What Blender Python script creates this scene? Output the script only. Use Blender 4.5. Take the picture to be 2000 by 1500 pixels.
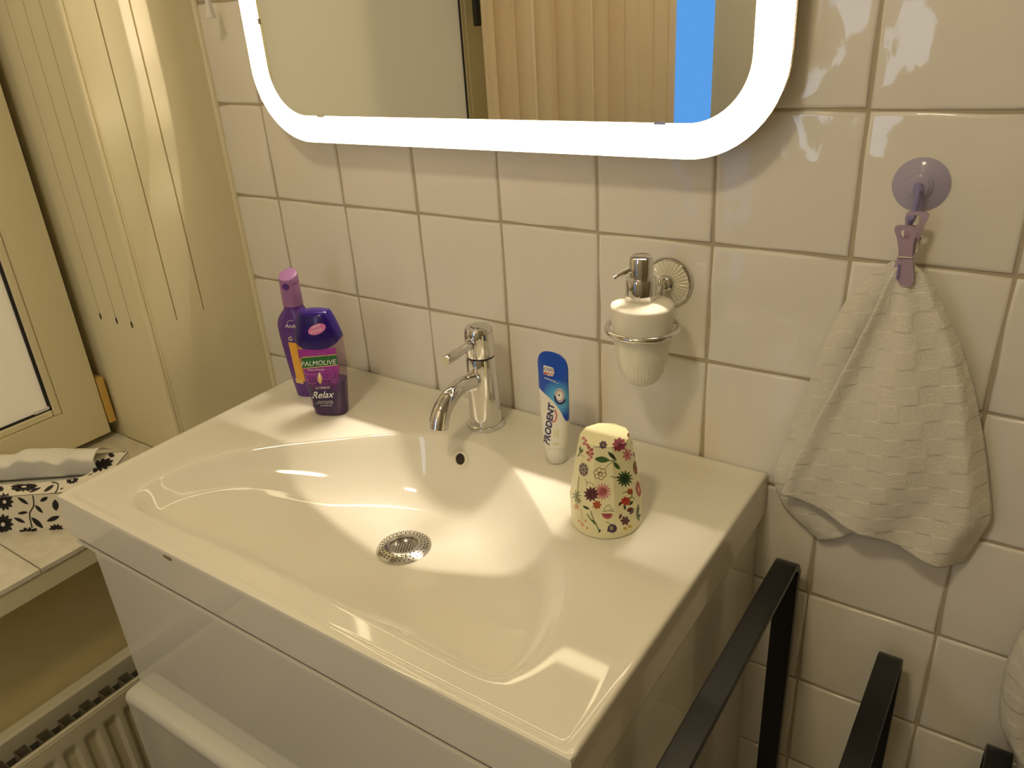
import bpy, bmesh, math, random
from mathutils import Matrix, Vector, Quaternion
from mathutils.bvhtree import BVHTree
from math import sin, cos, pi, sqrt, atan2, radians

for o in list(bpy.data.objects):
    bpy.data.objects.remove(o, do_unlink=True)
random.seed(7)
S = bpy.context.scene
COL = S.collection

# ------------------------------------------------------------------ camera
CAM = Vector((1.08612, -0.87318, 0.10956))
MR = [[0.8263749, 0.5597531, -0.0614897], [0.1938903, -0.3853491, -0.9021711], [-0.528688, 0.7336093, -0.4269735]]
FPX = 1540.626
cd = bpy.data.cameras.new('camera'); cam = bpy.data.objects.new('camera', cd); COL.objects.link(cam)
cd.sensor_width = 36.0; cd.lens = FPX / 2000 * 36.0; cd.clip_start = 0.01
r_, d_, f_ = [Vector(a) for a in MR]
mw = Matrix(((r_.x, -d_.x, -f_.x, CAM.x), (r_.y, -d_.y, -f_.y, CAM.y), (r_.z, -d_.z, -f_.z, CAM.z), (0, 0, 0, 1)))
cam.matrix_world = mw
S.camera = cam
def ray(u, v):
    a = (u - 1000) / FPX; b = (v - 750) / FPX
    return (r_ * a + d_ * b + f_).normalized()

# ------------------------------------------------------------------ world, exposure
W = bpy.data.worlds.new('world'); S.world = W; W.use_nodes = True
bgn = W.node_tree.nodes['Background']; bgn.inputs[0].default_value = (0.05, 0.10, 0.22, 1); bgn.inputs[1].default_value = 0.3
S.view_settings.view_transform = 'Standard'; S.view_settings.look = 'None'
S.view_settings.gamma = 1.0; S.view_settings.exposure = 0.0
S.view_settings.use_curve_mapping = False
RING_E = 7.8          # glow of the mirror's frosted ring
RIM_W = 0.95           # watts per metre of the LED rim
FILL_E = 78.0          # glow of the added ceiling fill lamp
WARM = (1.0, 0.82, 0.51)

# ------------------------------------------------------------------ helpers
MATS = {}
def nd(nt, t, **kw):
    n = nt.nodes.new(t)
    for k, v in kw.items(): setattr(n, k, v)
    return n
def pr(name, col, rough=0.5, metal=0.0, **kw):
    m = bpy.data.materials.new(name); m.use_nodes = True
    b = m.node_tree.nodes['Principled BSDF']
    b.inputs['Base Color'].default_value = (*col, 1); b.inputs['Roughness'].default_value = rough
    b.inputs['Metallic'].default_value = metal
    for k, v in kw.items():
        b.inputs[k].default_value = v
    MATS[name] = m
    return m
def hx(r, g, b):
    f = lambda c: (c / 255 / 12.92) if c <= 10 else ((c / 255 + 0.055) / 1.055) ** 2.4
    return (f(r), f(g), f(b))
def bump(m, scale, dist, strength=1.0, detail=3.0, coord='Position', rnd=False, rough=0.5):
    nt = m.node_tree; b = nt.nodes['Principled BSDF']
    g = nd(nt, 'ShaderNodeNewGeometry')
    src = g.outputs['Position']
    if rnd:
        oi = nd(nt, 'ShaderNodeObjectInfo'); mu = nd(nt, 'ShaderNodeMath', operation='MULTIPLY'); mu.inputs[1].default_value = 37.0
        nt.links.new(oi.outputs['Random'], mu.inputs[0])
        va = nd(nt, 'ShaderNodeVectorMath', operation='ADD'); nt.links.new(src, va.inputs[0]); nt.links.new(mu.outputs[0], va.inputs[1]); src = va.outputs[0]
    n = nd(nt, 'ShaderNodeTexNoise'); n.inputs['Scale'].default_value = scale; n.inputs['Detail'].default_value = detail; n.inputs['Roughness'].default_value = rough
    nt.links.new(src, n.inputs['Vector'])
    bp = nd(nt, 'ShaderNodeBump'); bp.inputs['Distance'].default_value = dist; bp.inputs['Strength'].default_value = strength
    nt.links.new(n.outputs['Fac'], bp.inputs['Height'])
    old = b.inputs['Normal'].links
    if old: nt.links.new(old[0].from_socket, bp.inputs['Normal'])
    nt.links.new(bp.outputs[0], b.inputs['Normal'])
    return m
def tint(m, c1, c2, scale, detail=3.0, lo=0.35, hi=0.65, rnd=False):
    nt = m.node_tree; b = nt.nodes['Principled BSDF']
    g = nd(nt, 'ShaderNodeNewGeometry'); n = nd(nt, 'ShaderNodeTexNoise'); n.inputs['Scale'].default_value = scale; n.inputs['Detail'].default_value = detail
    nt.links.new(g.outputs['Position'], n.inputs['Vector'])
    r = nd(nt, 'ShaderNodeValToRGB'); e = r.color_ramp.elements
    e[0].position = lo; e[0].color = (*c1, 1); e[1].position = hi; e[1].color = (*c2, 1)
    nt.links.new(n.outputs['Fac'], r.inputs[0]); nt.links.new(r.outputs[0], b.inputs['Base Color'])
    return m
def emi(name, col, st):
    m = bpy.data.materials.new(name); m.use_nodes = True; nt = m.node_tree
    for n in list(nt.nodes): nt.nodes.remove(n)
    e = nd(nt, 'ShaderNodeEmission'); e.inputs[0].default_value = (*col, 1); e.inputs[1].default_value = st
    o = nd(nt, 'ShaderNodeOutputMaterial'); nt.links.new(e.outputs[0], o.inputs[0]); MATS[name] = m
    return m

def adopt(o, parent):
    if parent is not None:
        o.parent = parent
        if parent.type == 'EMPTY': o.matrix_parent_inverse = Matrix.Translation(-parent.location)
def link(o, parent=None):
    COL.objects.link(o); adopt(o, parent); return o
def tag(o, label=None, cat=None, group=None, kind=None):
    if label: o['label'] = label
    if cat: o['category'] = cat
    if group: o['group'] = group
    if kind: o['kind'] = kind
    return o
def thing(name, loc, label=None, cat=None, group=None, kind=None):
    o = bpy.data.objects.new(name, None); o.empty_display_size = 0.02; o.location = loc; COL.objects.link(o)
    return tag(o, label, cat, group, kind)

class MB:
    def __init__(s): s.v = []; s.f = []; s.mi = []; s.cur = 0
    def add(s, vs, fs):
        b = len(s.v); s.v += [tuple(p) for p in vs]
        for f in fs: s.f.append(tuple(i + b for i in f)); s.mi.append(s.cur)
        return s
    def box(s, x0, x1, y0, y1, z0, z1, xf=None):
        vs = [Vector((x, y, z)) for z in (z0, z1) for y in (y0, y1) for x in (x0, x1)]
        if xf: vs = [xf @ p for p in vs]
        return s.add(vs, [(0, 2, 3, 1), (4, 5, 7, 6), (0, 1, 5, 4), (2, 6, 7, 3), (0, 4, 6, 2), (1, 3, 7, 5)])
    def loft(s, rings, cap0=True, cap1=True, closed=True):
        n = len(rings[0]); vs = [p for r in rings for p in r]; fs = []
        m = n if closed else n - 1
        for i in range(len(rings) - 1):
            for j in range(m):
                a = i * n + j; b = i * n + (j + 1) % n
                fs.append((a, b, b + n, a + n))
        if cap0: fs.append(tuple(range(n - 1, -1, -1)))
        if cap1: fs.append(tuple(range((len(rings) - 1) * n, len(rings) * n)))
        return s.add(vs, fs)
    def lathe(s, prof, seg=48, c=(0, 0, 0), ax=(0, 0, 1), cap0=True, cap1=True, rfun=None):
        ax = Vector(ax).normalized(); q = Vector((0, 0, 1)).rotation_difference(ax); c = Vector(c); rings = []
        for k, (r, z) in enumerate(prof):
            ring = []
            for j in range(seg):
                t = 2 * pi * j / seg; rr = max(r, 1e-5) * (rfun(t, k) if rfun else 1)
                ring.append(c + q @ Vector((rr * cos(t), rr * sin(t), z)))
            rings.append(ring)
        return s.loft(rings, cap0, cap1)
    def tube(s, pts, rad, seg=12, caps=True):
        pts = [Vector(p) for p in pts]; n = len(pts)
        rads = rad if isinstance(rad, (list, tuple)) else [rad] * n
        rings = []; up = None
        for i in range(n):
            t = (pts[min(i + 1, n - 1)] - pts[max(i - 1, 0)]).normalized()
            if up is None:
                up = Vector((0, 0, 1)) if abs(t.z) < .9 else Vector((1, 0, 0))
            a = (up - t * up.dot(t)).normalized(); b = t.cross(a); up = a
            rings.append([pts[i] + (a * cos(2 * pi * j / seg) + b * sin(2 * pi * j / seg)) * rads[i] for j in range(seg)])
        return s.loft(rings, caps, caps)
    def sweep(s, pts, sec, up=(1, 0, 0)):      # section (a along side, b along normal) swept on a path in a plane
        pts = [Vector(p) for p in pts]; n = len(pts); rings = []; side = Vector(up)
        for i in range(n):
            t = (pts[min(i + 1, n - 1)] - pts[max(i - 1, 0)]).normalized(); nn = side.cross(t).normalized()
            k = 1.0
            if 0 < i < n - 1:
                c = (pts[i + 1] - pts[i]).normalized().dot(t); k = 1 / max(c, .5)
            rings.append([pts[i] + side * a + nn * b * k for a, b in sec])
        return s.loft(rings)
    def prism(s, poly, fn, h0, h1):            # polygon [(a,b)], fn(a,b,h)->Vector
        n = len(poly); vs = [fn(a, b, h0) for a, b in poly] + [fn(a, b, h1) for a, b in poly]
        fs = [tuple(range(n - 1, -1, -1)), tuple(range(n, 2 * n))] + [(i, (i + 1) % n, (i + 1) % n + n, i + n) for i in range(n)]
        return s.add(vs, fs)
    def torus(s, R, r, c, ax=(0, 0, 1), sg=48, sr=12):
        ax = Vector(ax).normalized(); q = Vector((0, 0, 1)).rotation_difference(ax); c = Vector(c)
        vs = []; fs = []
        for i in range(sg):
            t = 2 * pi * i / sg
            for j in range(sr):
                p = 2 * pi * j / sr; vs.append(c + q @ Vector(((R + r * cos(p)) * cos(t), (R + r * cos(p)) * sin(t), r * sin(p))))
        for i in range(sg):
            for j in range(sr):
                fs.append((i * sr + j, ((i + 1) % sg) * sr + j, ((i + 1) % sg) * sr + (j + 1) % sr, i * sr + (j + 1) % sr))
        return s.add(vs, fs)
    def grid(s, fn, nu, nv):
        vs = [fn(i / nu, j / nv) for j in range(nv + 1) for i in range(nu + 1)]
        fs = [(j * (nu + 1) + i, j * (nu + 1) + i + 1, (j + 1) * (nu + 1) + i + 1, (j + 1) * (nu + 1) + i) for j in range(nv) for i in range(nu)]
        return s.add(vs, fs)
    def build(s, name, mat, parent=None, bev=0, seg=2, smooth=True, ang=35, solid=0, sub=0, fix=True):
        me = bpy.data.meshes.new(name); me.from_pydata([tuple(p) for p in s.v], [], s.f)
        for m in (mat if isinstance(mat, (list, tuple)) else [mat]): me.materials.append(m if not isinstance(m, str) else MATS[m])
        for p, i in zip(me.polygons, s.mi): p.material_index = i
        if fix:
            bm = bmesh.new(); bm.from_mesh(me); bmesh.ops.recalc_face_normals(bm, faces=bm.faces); bm.to_mesh(me); bm.free()
        if smooth:
            me.polygons.foreach_set('use_smooth', [True] * len(me.polygons))
            if not bev: me.set_sharp_from_angle(angle=radians(ang))
        o = bpy.data.objects.new(name, me)
        if solid:
            md = o.modifiers.new('solid', 'SOLIDIFY'); md.thickness = solid; md.offset = 0
        if bev:
            md = o.modifiers.new('bevel', 'BEVEL'); md.width = bev; md.segments = seg; md.limit_method = 'ANGLE'; md.angle_limit = radians(30); md.harden_normals = True
        if sub:
            md = o.modifiers.new('sub', 'SUBSURF'); md.levels = sub; md.render_levels = sub
        return link(o, parent)
def box(name, mat, x0, x1, y0, y1, z0, z1, parent=None, bev=0.0, seg=2, xf=None):
    return MB().box(x0, x1, y0, y1, z0, z1, xf).build(name, mat, parent, bev=bev, seg=seg, smooth=bev > 0)
def cr(pts, n=8, closed=False):                # Catmull-Rom through points (any dimension)
    P = [tuple(p) for p in pts]; out = []; N = len(P)
    rng = range(N) if closed else range(N - 1)
    for i in rng:
        p0 = P[(i - 1) % N] if closed else P[max(i - 1, 0)]; p1 = P[i]; p2 = P[(i + 1) % N]; p3 = P[(i + 2) % N] if closed else P[min(i + 2, N - 1)]
        for k in range(n):
            t = k / n
            out.append(tuple(.5 * (2 * b + (c - a) * t + (2 * a - 5 * b + 4 * c - d) * t * t + (3 * b - a - 3 * c + d) * t ** 3) for a, b, c, d in zip(p0, p1, p2, p3)))
    if not closed: out.append(P[-1])
    return out
def ip(tab, x):
    if x <= tab[0][0]: return tab[0][1]
    for (a, b), (c, d) in zip(tab, tab[1:]):
        if x <= c: return b + (d - b) * (x - a) / (c - a)
    return tab[-1][1]
def sst(a, b, x):
    t = min(1, max(0, (x - a) / (b - a))); return t * t * (3 - 2 * t)

# flat print laid on a finished surface
class Print:
    def __init__(s, obj, off=0.0003):
        dg = bpy.context.evaluated_depsgraph_get(); bm = bmesh.new(); bm.from_mesh(obj.evaluated_get(dg).to_mesh()); bm.transform(obj.matrix_world)
        s.t = BVHTree.FromBMesh(bm); bm.free(); s.off = off; s.layers = {}; s.lift = 0
    def hit(s, u, v):
        h = s.t.ray_cast(CAM, ray(u, v)); 
        if h[0] is None: return None
        n = h[1]
        if n.dot(ray(u, v)) > 0: n = -n
        return h[0] + n * (s.off + s.lift)
    def poly(s, mat, pts):
        c = (sum(p[0] for p in pts) / len(pts), sum(p[1] for p in pts) / len(pts)); n = len(pts)
        V = [s.hit(*c)]; F = []
        K = 2 if max(math.dist(p, c) for p in pts) < 12 else 4
        for k in range(1, K + 1):
            for p in pts: V.append(s.hit(c[0] + (p[0] - c[0]) * k / K, c[1] + (p[1] - c[1]) * k / K))
        for j in range(n): F.append((0, 1 + j, 1 + (j + 1) % n))
        for k in range(K - 1):
            for j in range(n):
                a = 1 + k * n + j; b = 1 + k * n + (j + 1) % n; F.append((a, a + n, b + n, b))
        s._put(mat, V, F)
    def _put(s, mat, V, F):
        mb = s.layers.setdefault(mat, MB()); keep = {}; vs = []
        for i, p in enumerate(V):
            if p is not None: keep[i] = len(vs); vs.append(p)
        mb.add(vs, [tuple(keep[i] for i in f) for f in F if all(i in keep for i in f)])
    def quad(s, mat, a, b, c, d, nu=10, nv=10, fl=None, fr=None):   # a top-left, b top-right, c bottom-right, d bottom-left
        V = []; F = []
        for j in range(nv + 1):
            t = j / nv
            l = fl(t) if fl else (a[0] + (d[0] - a[0]) * t, a[1] + (d[1] - a[1]) * t); r = fr(t) if fr else (b[0] + (c[0] - b[0]) * t, b[1] + (c[1] - b[1]) * t)
            for i in range(nu + 1):
                q = i / nu; V.append(s.hit(l[0] + (r[0] - l[0]) * q, l[1] + (r[1] - l[1]) * q))
        for j in range(nv):
            for i in range(nu):
                k = j * (nu + 1) + i; F.append((k, k + 1, k + nu + 2, k + nu + 1))
        s._put(mat, V, F)
    def line(s, mat, pts, w):
        P = cr(pts, 5) if len(pts) > 2 else [tuple(a + (b - a) * k / 5 for a, b in zip(*pts)) for k in range(6)]
        V = []; F = []; n = len(P)
        for i, p in enumerate(P):
            a = P[max(i - 1, 0)]; b = P[min(i + 1, n - 1)]; d = math.dist(a, b) or 1; nx, ny = -(b[1] - a[1]) / d, (b[0] - a[0]) / d
            V += [s.hit(p[0] + nx * w / 2, p[1] + ny * w / 2), s.hit(p[0] - nx * w / 2, p[1] - ny * w / 2)]
        for i in range(n - 1): F.append((2 * i, 2 * i + 1, 2 * i + 3, 2 * i + 2))
        s._put(mat, V, F)
    def disc(s, mat, x, y, rx, ry=None, rot=0, n=14):
        ry = ry or rx; s.poly(mat, [(x + rx * cos(t) * cos(rot) - ry * sin(t) * sin(rot), y + rx * cos(t) * sin(rot) + ry * sin(t) * cos(rot)) for t in [2 * pi * k / n for k in range(n)]])
    def leaf(s, mat, x0, y0, x1, y1, w):
        L = []; R = []
        for k in range(7):
            t = k / 6; h = w * sin(pi * t) ** .8 / 2; d = math.dist((x0, y0), (x1, y1)); nx, ny = -(y1 - y0) / d, (x1 - x0) / d
            x = x0 + (x1 - x0) * t; y = y0 + (y1 - y0) * t; L.append((x + nx * h, y + ny * h)); R.append((x - nx * h, y - ny * h))
        s.poly(mat, L + R[-2:0:-1])
    def flower(s, mat, x, y, r, n=9, core=None, sq=1.0, fat=.5, rot=0, ph=0):
        r = r * getattr(s, 'fs', 1.0)
        for k in range(n):
            t = 2 * pi * k / n + ph; c, q = cos(t) * r, sin(t) * r * sq
            s.leaf(mat, x + (c * cos(rot) - q * sin(rot)) * .12, y + (c * sin(rot) + q * cos(rot)) * .12, x + c * cos(rot) - q * sin(rot), y + c * sin(rot) + q * cos(rot), r * fat)
        s.disc(mat, x, y, r * .42, r * .42 * sq, rot)
        if core: s.lift += .0001; s.disc(core, x, y, r * .2, r * .2 * sq, rot); s.lift -= .0001
    def text(s, mat, txt, org, ex, ey, size=1.0, shear=0.0, bold=0.0, align='LEFT'):
        cu = bpy.data.curves.new('t', 'FONT'); cu.body = txt; cu.size = size; cu.shear = shear; cu.offset = bold; cu.align_x = align; cu.resolution_u = 3
        o = bpy.data.objects.new('t', cu); COL.objects.link(o); bpy.context.view_layer.update()
        me = bpy.data.meshes.new_from_object(o.evaluated_get(bpy.context.evaluated_depsgraph_get()))
        V = [s.hit(org[0] + ex[0] * p.co.x + ey[0] * p.co.y, org[1] + ex[1] * p.co.x + ey[1] * p.co.y) for p in me.vertices]
        F = [tuple(p.vertices) for p in me.polygons]
        s._put(mat, V, F); bpy.data.objects.remove(o); bpy.data.curves.remove(cu); bpy.data.meshes.remove(me)
    def build(s, name, parent, label=None):
        al = MB(); ms = list(s.layers)
        for k, mat in enumerate(ms): al.cur = k; al.add(s.layers[mat].v, s.layers[mat].f)
        o = al.build(name, ms, parent, smooth=False, fix=False); o['kind'] = 'stuff'
        if label: o['label'] = label
        return o

# ------------------------------------------------------------------ materials
pr('glaze_tile', (.88, .845, .79), .06); bump(MATS['glaze_tile'], 9, .008, .7, 2.0, rnd=True); bump(MATS['glaze_tile'], 60, .0006, .25, 2.0)
pr('grout', (.50, .43, .32), .9); bump(MATS['grout'], 300, .001, .5)
pr('ceramic', (.86, .83, .73), .06); MATS['ceramic'].node_tree.nodes['Principled BSDF'].inputs['IOR'].default_value = 1.52
pr('gloss_white', (.80, .78, .69), .05)
pr('cream_paint', (.82, .75, .52), .28); bump(MATS['cream_paint'], 35, .0006, .35)
pr('cream_frame', (.80, .73, .50), .35); bump(MATS['cream_frame'], 60, .0004, .3)
pr('olive_wall', (.9, .77, .42), .7); bump(MATS['olive_wall'], 30, .002, .35, 5); tint(MATS['olive_wall'], (.84, .71, .37), (.93, .80, .46), 7)
pr('plaster', (.78, .74, .64), .8); bump(MATS['plaster'], 40, .001, .3)
pr('sill_tile', (.80, .755, .64), .12); tint(MATS['sill_tile'], (.72, .66, .53), (.82, .78, .66), 28, 4); bump(MATS['sill_tile'], 20, .001, .3)
pr('floor_tile', (.16, .14, .11), .4); pr('dark_wall', (.30, .25, .15), .7)  # floor and side wall toned dark to cut bounce onto the cabinet
pr('chrome', (.74, .73, .72), .05, 1.0)
pr('steel', (.70, .69, .67), .16, 1.0); bump(MATS['steel'], 400, .0003, .3)
pr('black_metal', (.010, .010, .011), .33); 
pr('recess_shade', (.03, .025, .015), .8)  # near-black stands in for shade inside openings, gaps and recesses
pr('radiator_paint', (.70, .65, .48), .35)
pr('fin', (.20, .175, .11), .6)  # fins toned dark for the shade inside the grille
pr('mirror_silver', (.80, .82, .80), .01, 1.0)
pr('acrylic_back', (.62, .56, .45), .5)
pr('box_metal', (.55, .48, .36), .4)
emi('ring_glow', (1.0, .81, .50), RING_E)
emi('fill_glow', WARM, FILL_E)
emi('blue_light', (.13, .42, 1.0), 1.0)
pr('frost_glass', (.82, .77, .62), .30, **{'Transmission Weight': .1, 'Emission Color': (1.0, .85, .60, 1), 'Emission Strength': .15})
pr('black_rubber', (.012, .012, .014), .5)
pr('white_plastic', (.82, .80, .77), .35)
pr('curtain', (.84, .69, .50), .9); bump(MATS['curtain'], 900, .0005, .4)
pr('wood', (.72, .47, .12), .5)
pr('terry', (.84, .80, .70), .95)
pr('card', (.86, .81, .68), .6)
pr('print_black', (.012, .008, .012), .6)
pr('tissue', (.86, .84, .76), .9); MATS['tissue'].node_tree.nodes['Principled BSDF'].inputs['Subsurface Weight'].default_value = 0

# ------------------------------------------------------------------ room shell
FL = -1.32; CEI = 1.22; XL = -.115; XR = 1.95; YF = -1.75
tag(box('floor', 'floor_tile', XL - .4, XR + .1, YF - .1, .12, FL - .1, FL), 'tiled bathroom floor toned dark to cut bounce light', kind='structure')
tag(box('ceiling', 'plaster', XL - .4, XR + .1, YF - .1, .12, CEI, CEI + .1), 'plain plaster ceiling', kind='structure')
tag(box('wall_right', 'dark_wall', XR, XR + .1, YF - .1, .12, FL, CEI), 'unseen side wall toned dark to cut bounce light', kind='structure')
wf = MB(); wf.box(XL - .4, -.035, YF - .1, YF, FL, CEI); wf.box(.122, XR, YF - .1, YF, FL, CEI); wf.box(-.035, .122, YF - .1, YF, FL, -.75); wf.box(-.035, .122, YF - .1, YF, .95, CEI)
tag(wf.build('wall_front', 'plaster', smooth=False), 'plain plaster wall with a narrow window', kind='structure')
w2 = thing('window_2', (.06, YF, -.75), 'narrow frosted window pane glowing blue with evening light', kind='structure')
box('pane', 'blue_light', -.03, .117, YF - .012, YF - .003, -.745, .945, w2)
m = MB(); m.box(-.035, -.028, YF - .09, YF + .004, -.75, .95); m.box(.115, .122, YF - .09, YF + .004, -.75, .95); m.box(-.028, .115, YF - .09, YF + .004, -.75, -.74); m.box(-.028, .115, YF - .09, YF + .004, .94, .95)
m.build('frame', 'gloss_white', w2, smooth=False)

w3 = thing('added_glow_pane', (.47, YF, -.26), 'unseen bluish glowing pane added for reflections in the tiles', kind='structure')
emi('pane_glow', (.72, .84, 1.0), 4.0)  # glowing pane added behind the camera for bluish smears on the tiles
box('pane', 'pane_glow', .40, .54, YF + .002, YF + .008, -.25, .40, w3)
m = MB(); m.box(.385, .40, YF, YF + .02, -.265, .415); m.box(.54, .555, YF, YF + .02, -.265, .415); m.box(.40, .54, YF, YF + .02, -.265, -.25); m.box(.40, .54, YF, YF + .02, .40, .415)
m.build('frame', 'cream_frame', w3, smooth=False)

# tiled wall: every tile is a piece of its own, grout recessed between
wb = tag(box('wall_back', 'grout', XL, XR, .0022, .12, FL, CEI), 'wall of handmade glossy off-white square tiles with grey-brown grout', kind='structure')
CX = {0: -.0029, 1: .1544, 2: .3063, 3: .4556, 4: .6066, 5: .7586, 6: .9124, 7: 1.0643}
for k in range(8, 14): CX[k] = CX[7] + (k - 7) * .152
CX[-1] = XL + .002
RZ = {0: -.0013, 1: -.1526, 2: -.3027, 3: -.4569, 4: -.6065, 5: -.7587, 6: -.9155}
for k in range(7, 10): RZ[k] = RZ[6] - (k - 6) * .152
for k in range(-8, 0): RZ[k] = RZ[0] - k * .152
RZ[9] = FL
def tile_mesh(seed):
    rnd = random.Random(seed); V = []; rings = []
    for ins, y in ((0, .0085), (0, .0030), (.004, .0012), (.011, .0003), (.03, 0)):
        ring = []
        for k in range(12):
            side, t = divmod(k, 3); t = t / 3
            a = .5 - ins; p = [(-a + 2 * a * t, -a), (a, -a + 2 * a * t), (a - 2 * a * t, a), (-a, a - 2 * a * t)][side]
            j = .004 if ins < .02 else 0
            ring.append(p)
        rings.append((ring, y))
    jit = [((rnd.random() - .5) * .012, (rnd.random() - .5) * .012) for _ in range(12)]
    mb = MB(); mb.loft([[Vector((p[0] + jit[k][0] * (abs(p[0]) < .4 or 1), y, p[1] + jit[k][1])) for k, p in enumerate(ring)] for ring, y in rings], cap0=False, cap1=True)
    me = bpy.data.meshes.new('tile'); me.from_pydata([tuple(v) for v in mb.v], [], mb.f); me.materials.append(MATS['glaze_tile'])
    bm = bmesh.new(); bm.from_mesh(me); bmesh.ops.recalc_face_normals(bm, faces=bm.faces)
    for f in bm.faces:
        if len(f.verts) == 12 and f.normal.y > 0:
            for g in bm.faces: g.normal_flip()
            break
    bm.to_mesh(me); bm.free()
    me.polygons.foreach_set('use_smooth', [True] * len(me.polygons)); me.set_sharp_from_angle(angle=radians(60))
    return me
TM = [tile_mesh(k) for k in range(5)]
GR = .0032
for c in range(-1, 13):
    for r in range(-8, 9):
        x0, x1 = CX[c], CX[c + 1]; z1, z0 = RZ[r], RZ[r + 1]
        if x1 > XR + .05: continue
        o = bpy.data.objects.new('tile', random.choice(TM)); o.location = ((x0 + x1) / 2, 0, (z0 + z1) / 2); o.scale = (x1 - x0 - GR, 1, z1 - z0 - GR)
        o.rotation_euler = (radians(random.uniform(-.25, .25)), 0, radians(random.uniform(-.25, .25)))
        COL.objects.link(o); o.parent = wb

# left wall with the window recess
SZ = -.575; YJ = -.222; YW = -1.16; XS = -.31; WT = 1.0
wl = MB(); wl.box(XL - .03, XL, YF, YW, FL, CEI); wl.box(XL - .03, XL, YW, 0, WT, CEI); wl.box(-.42, XL, YW - .06, YW, FL, CEI)
tag(wl.build('wall_left', 'cream_paint', smooth=False), 'cream painted wall around the window', kind='structure')
tag(box('wall_left_below_window', 'olive_wall', XL - .03, XL, YW, 0, FL, SZ - .035), 'rough olive-cream wall between sill and radiator', kind='structure')
# window casing beside the tiled wall: boards with narrow routed grooves
tr = MB(); ZT = WT; ZB = SZ - .035
tr.box(XL - .02, XL - .004, YJ + .0045, 0, ZB, ZT)
for a, b in ((-.0005, -.110), (-.113, -.1645), (-.167, YJ + .004)): tr.box(XL - .004, XL, b, a, ZB, ZT)
for a, b in ((-.110, -.113), (-.1645, -.167)): tr.box(XL - .004, XL - .00003, b, a, ZB, -.33)
tag(tr.build('trim_1', 'cream_paint', smooth=False), 'cream painted window casing with two long routed grooves', kind='structure')
b_ = MB(); b_.lathe([(.0055, ZB), (.0055, ZT)], 20, (XL - .002, YJ + .0035, 0)); b_.lathe([(.0022, ZB), (.0022, ZT)], 12, (XL - .0003, YJ + .0115, 0))
tag(b_.build('trim_2', 'cream_paint'), 'slim rounded bead along the window casing edge', kind='structure')
# jamb (reveal) facing the room's front, with three grooves
jb = MB(); jb.box(-.40, XL - .0205, YJ + .004, YJ + .03, ZB, ZT)
edges = [-.296, -.2535, -.2035, -.158, XL]
for k in range(4): jb.box(edges[k] + .0012, edges[k + 1] - .0012, YJ, YJ + .004, SZ, ZT)
for k in range(1, 4): jb.box(edges[k] - .0012, edges[k] + .0012, YJ + .00003, YJ + .004, SZ, -.323)
jamb = jb.build('trim_3', 'cream_paint', smooth=False)
for k in range(1, 4):
    e_ = MB(); e_.lathe([(.0003, -.0012), (.0030, -.0008), (.0034, .0), (.0030, .0004), (.0003, .0006)], 14, (0, 0, 0), (0, -1, 0)); e_.v = [(edges[k] + x * .8, YJ + y, -.326 + z * 1.9) for x, y, z in e_.v]; e_.build('groove_end', 'recess_shade', jamb)
tag(jamb, 'cream painted window reveal with three routed grooves', kind='structure')
jb = MB(); jb.box(-.40, XL, YW, YW + .03, SZ, ZT)
tag(jb.build('trim_4', 'cream_paint', smooth=False), 'far reveal of the window recess', kind='structure')
# caulk in the corner
tag(MB().tube([(XL + .001, -.001, FL + .01), (XL + .001, -.001, CEI - .01)], .006, 10).build('trim_5', 'cream_paint'), 'cream sealant bead in the room corner', kind='structure')

# window sash
wn = thing('window_1', (XS, -.7, SZ), 'cream window sash with frosted glass above the tiled sill', kind='structure')
ys0, ys1, zs0, zs1 = -.239, -1.13, -.561, .98; gy0, gy1, gz0, gz1 = -.308, -1.064, -.491, .90
def frame(name, y0, y1, z0, z1, iy0, iy1, iz0, iz1, x0, x1, mat, par, bev):
    fn = lambda a, b, h: Vector((h, a, b))
    for nm, pl in (('stile', [(y0, z0), (y0, z1), (iy0, iz1), (iy0, iz0)]), ('stile', [(y1, z0), (y1, z1), (iy1, iz1), (iy1, iz0)]), ('rail', [(y0, z0), (y1, z0), (iy1, iz0), (iy0, iz0)]), ('rail', [(y0, z1), (y1, z1), (iy1, iz1), (iy0, iz1)])):
        m = MB(); m.prism(pl, fn, x0, x1); m.build(nm, mat, par, smooth=False)
frame('sash', ys0, ys1, zs0, zs1, gy0, gy1, gz0, gz1, XS - .05, XS, 'cream_frame', wn, .004)
# stepped glazing bead around the pane
for (a, b, c, d) in ((gy0 - .014, gy0, gz0, gz1), (gy1, gy1 + .014, gz0, gz1)): box('glazing_bead', 'cream_frame', XS - .05, XS - .004, a, b, c, d, wn, .003)
for (c, d) in ((gz0, gz0 + .014), (gz1 - .014, gz1)): box('glazing_bead', 'cream_frame', XS - .05, XS - .004, gy1 + .014, gy0 - .014, c, d, wn, .004)
g0, g1, h0, h1 = gy0 - .014, gy1 + .014, gz0 + .014, gz1 - .014
for (a, b, c, d) in ((g0 - .005, g0, h0, h1), (g1, g1 + .005, h0, h1), (g1, g0, h0, h0 + .0035), (g1, g0, h1 - .0035, h1)): box('gasket', 'black_rubber', XS - .045, XS - .006, a, b, c, d, wn)
box('pane', 'frost_glass', XS - .016, XS - .009, g1, g0, h0, h1, wn)
hd = box('handle', 'black_metal', XS + .03, XS + .045, -1.073, -1.052, .078, .22, wn, .004); box('handle_base', 'black_metal', XS, XS + .03, -1.073, -1.052, .19, .22, wn, .004)
box('glazing_block', 'white_plastic', XS - .0085, XS - .0055, g0 - .03, g0 - .003, h0 + .002, h0 + .008, wn, .001)
tag(box('wall_left_outer', 'black_rubber', -.46, -.43, YW - .1, .1, FL, CEI), 'dark outside behind the window', kind='structure')
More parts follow.
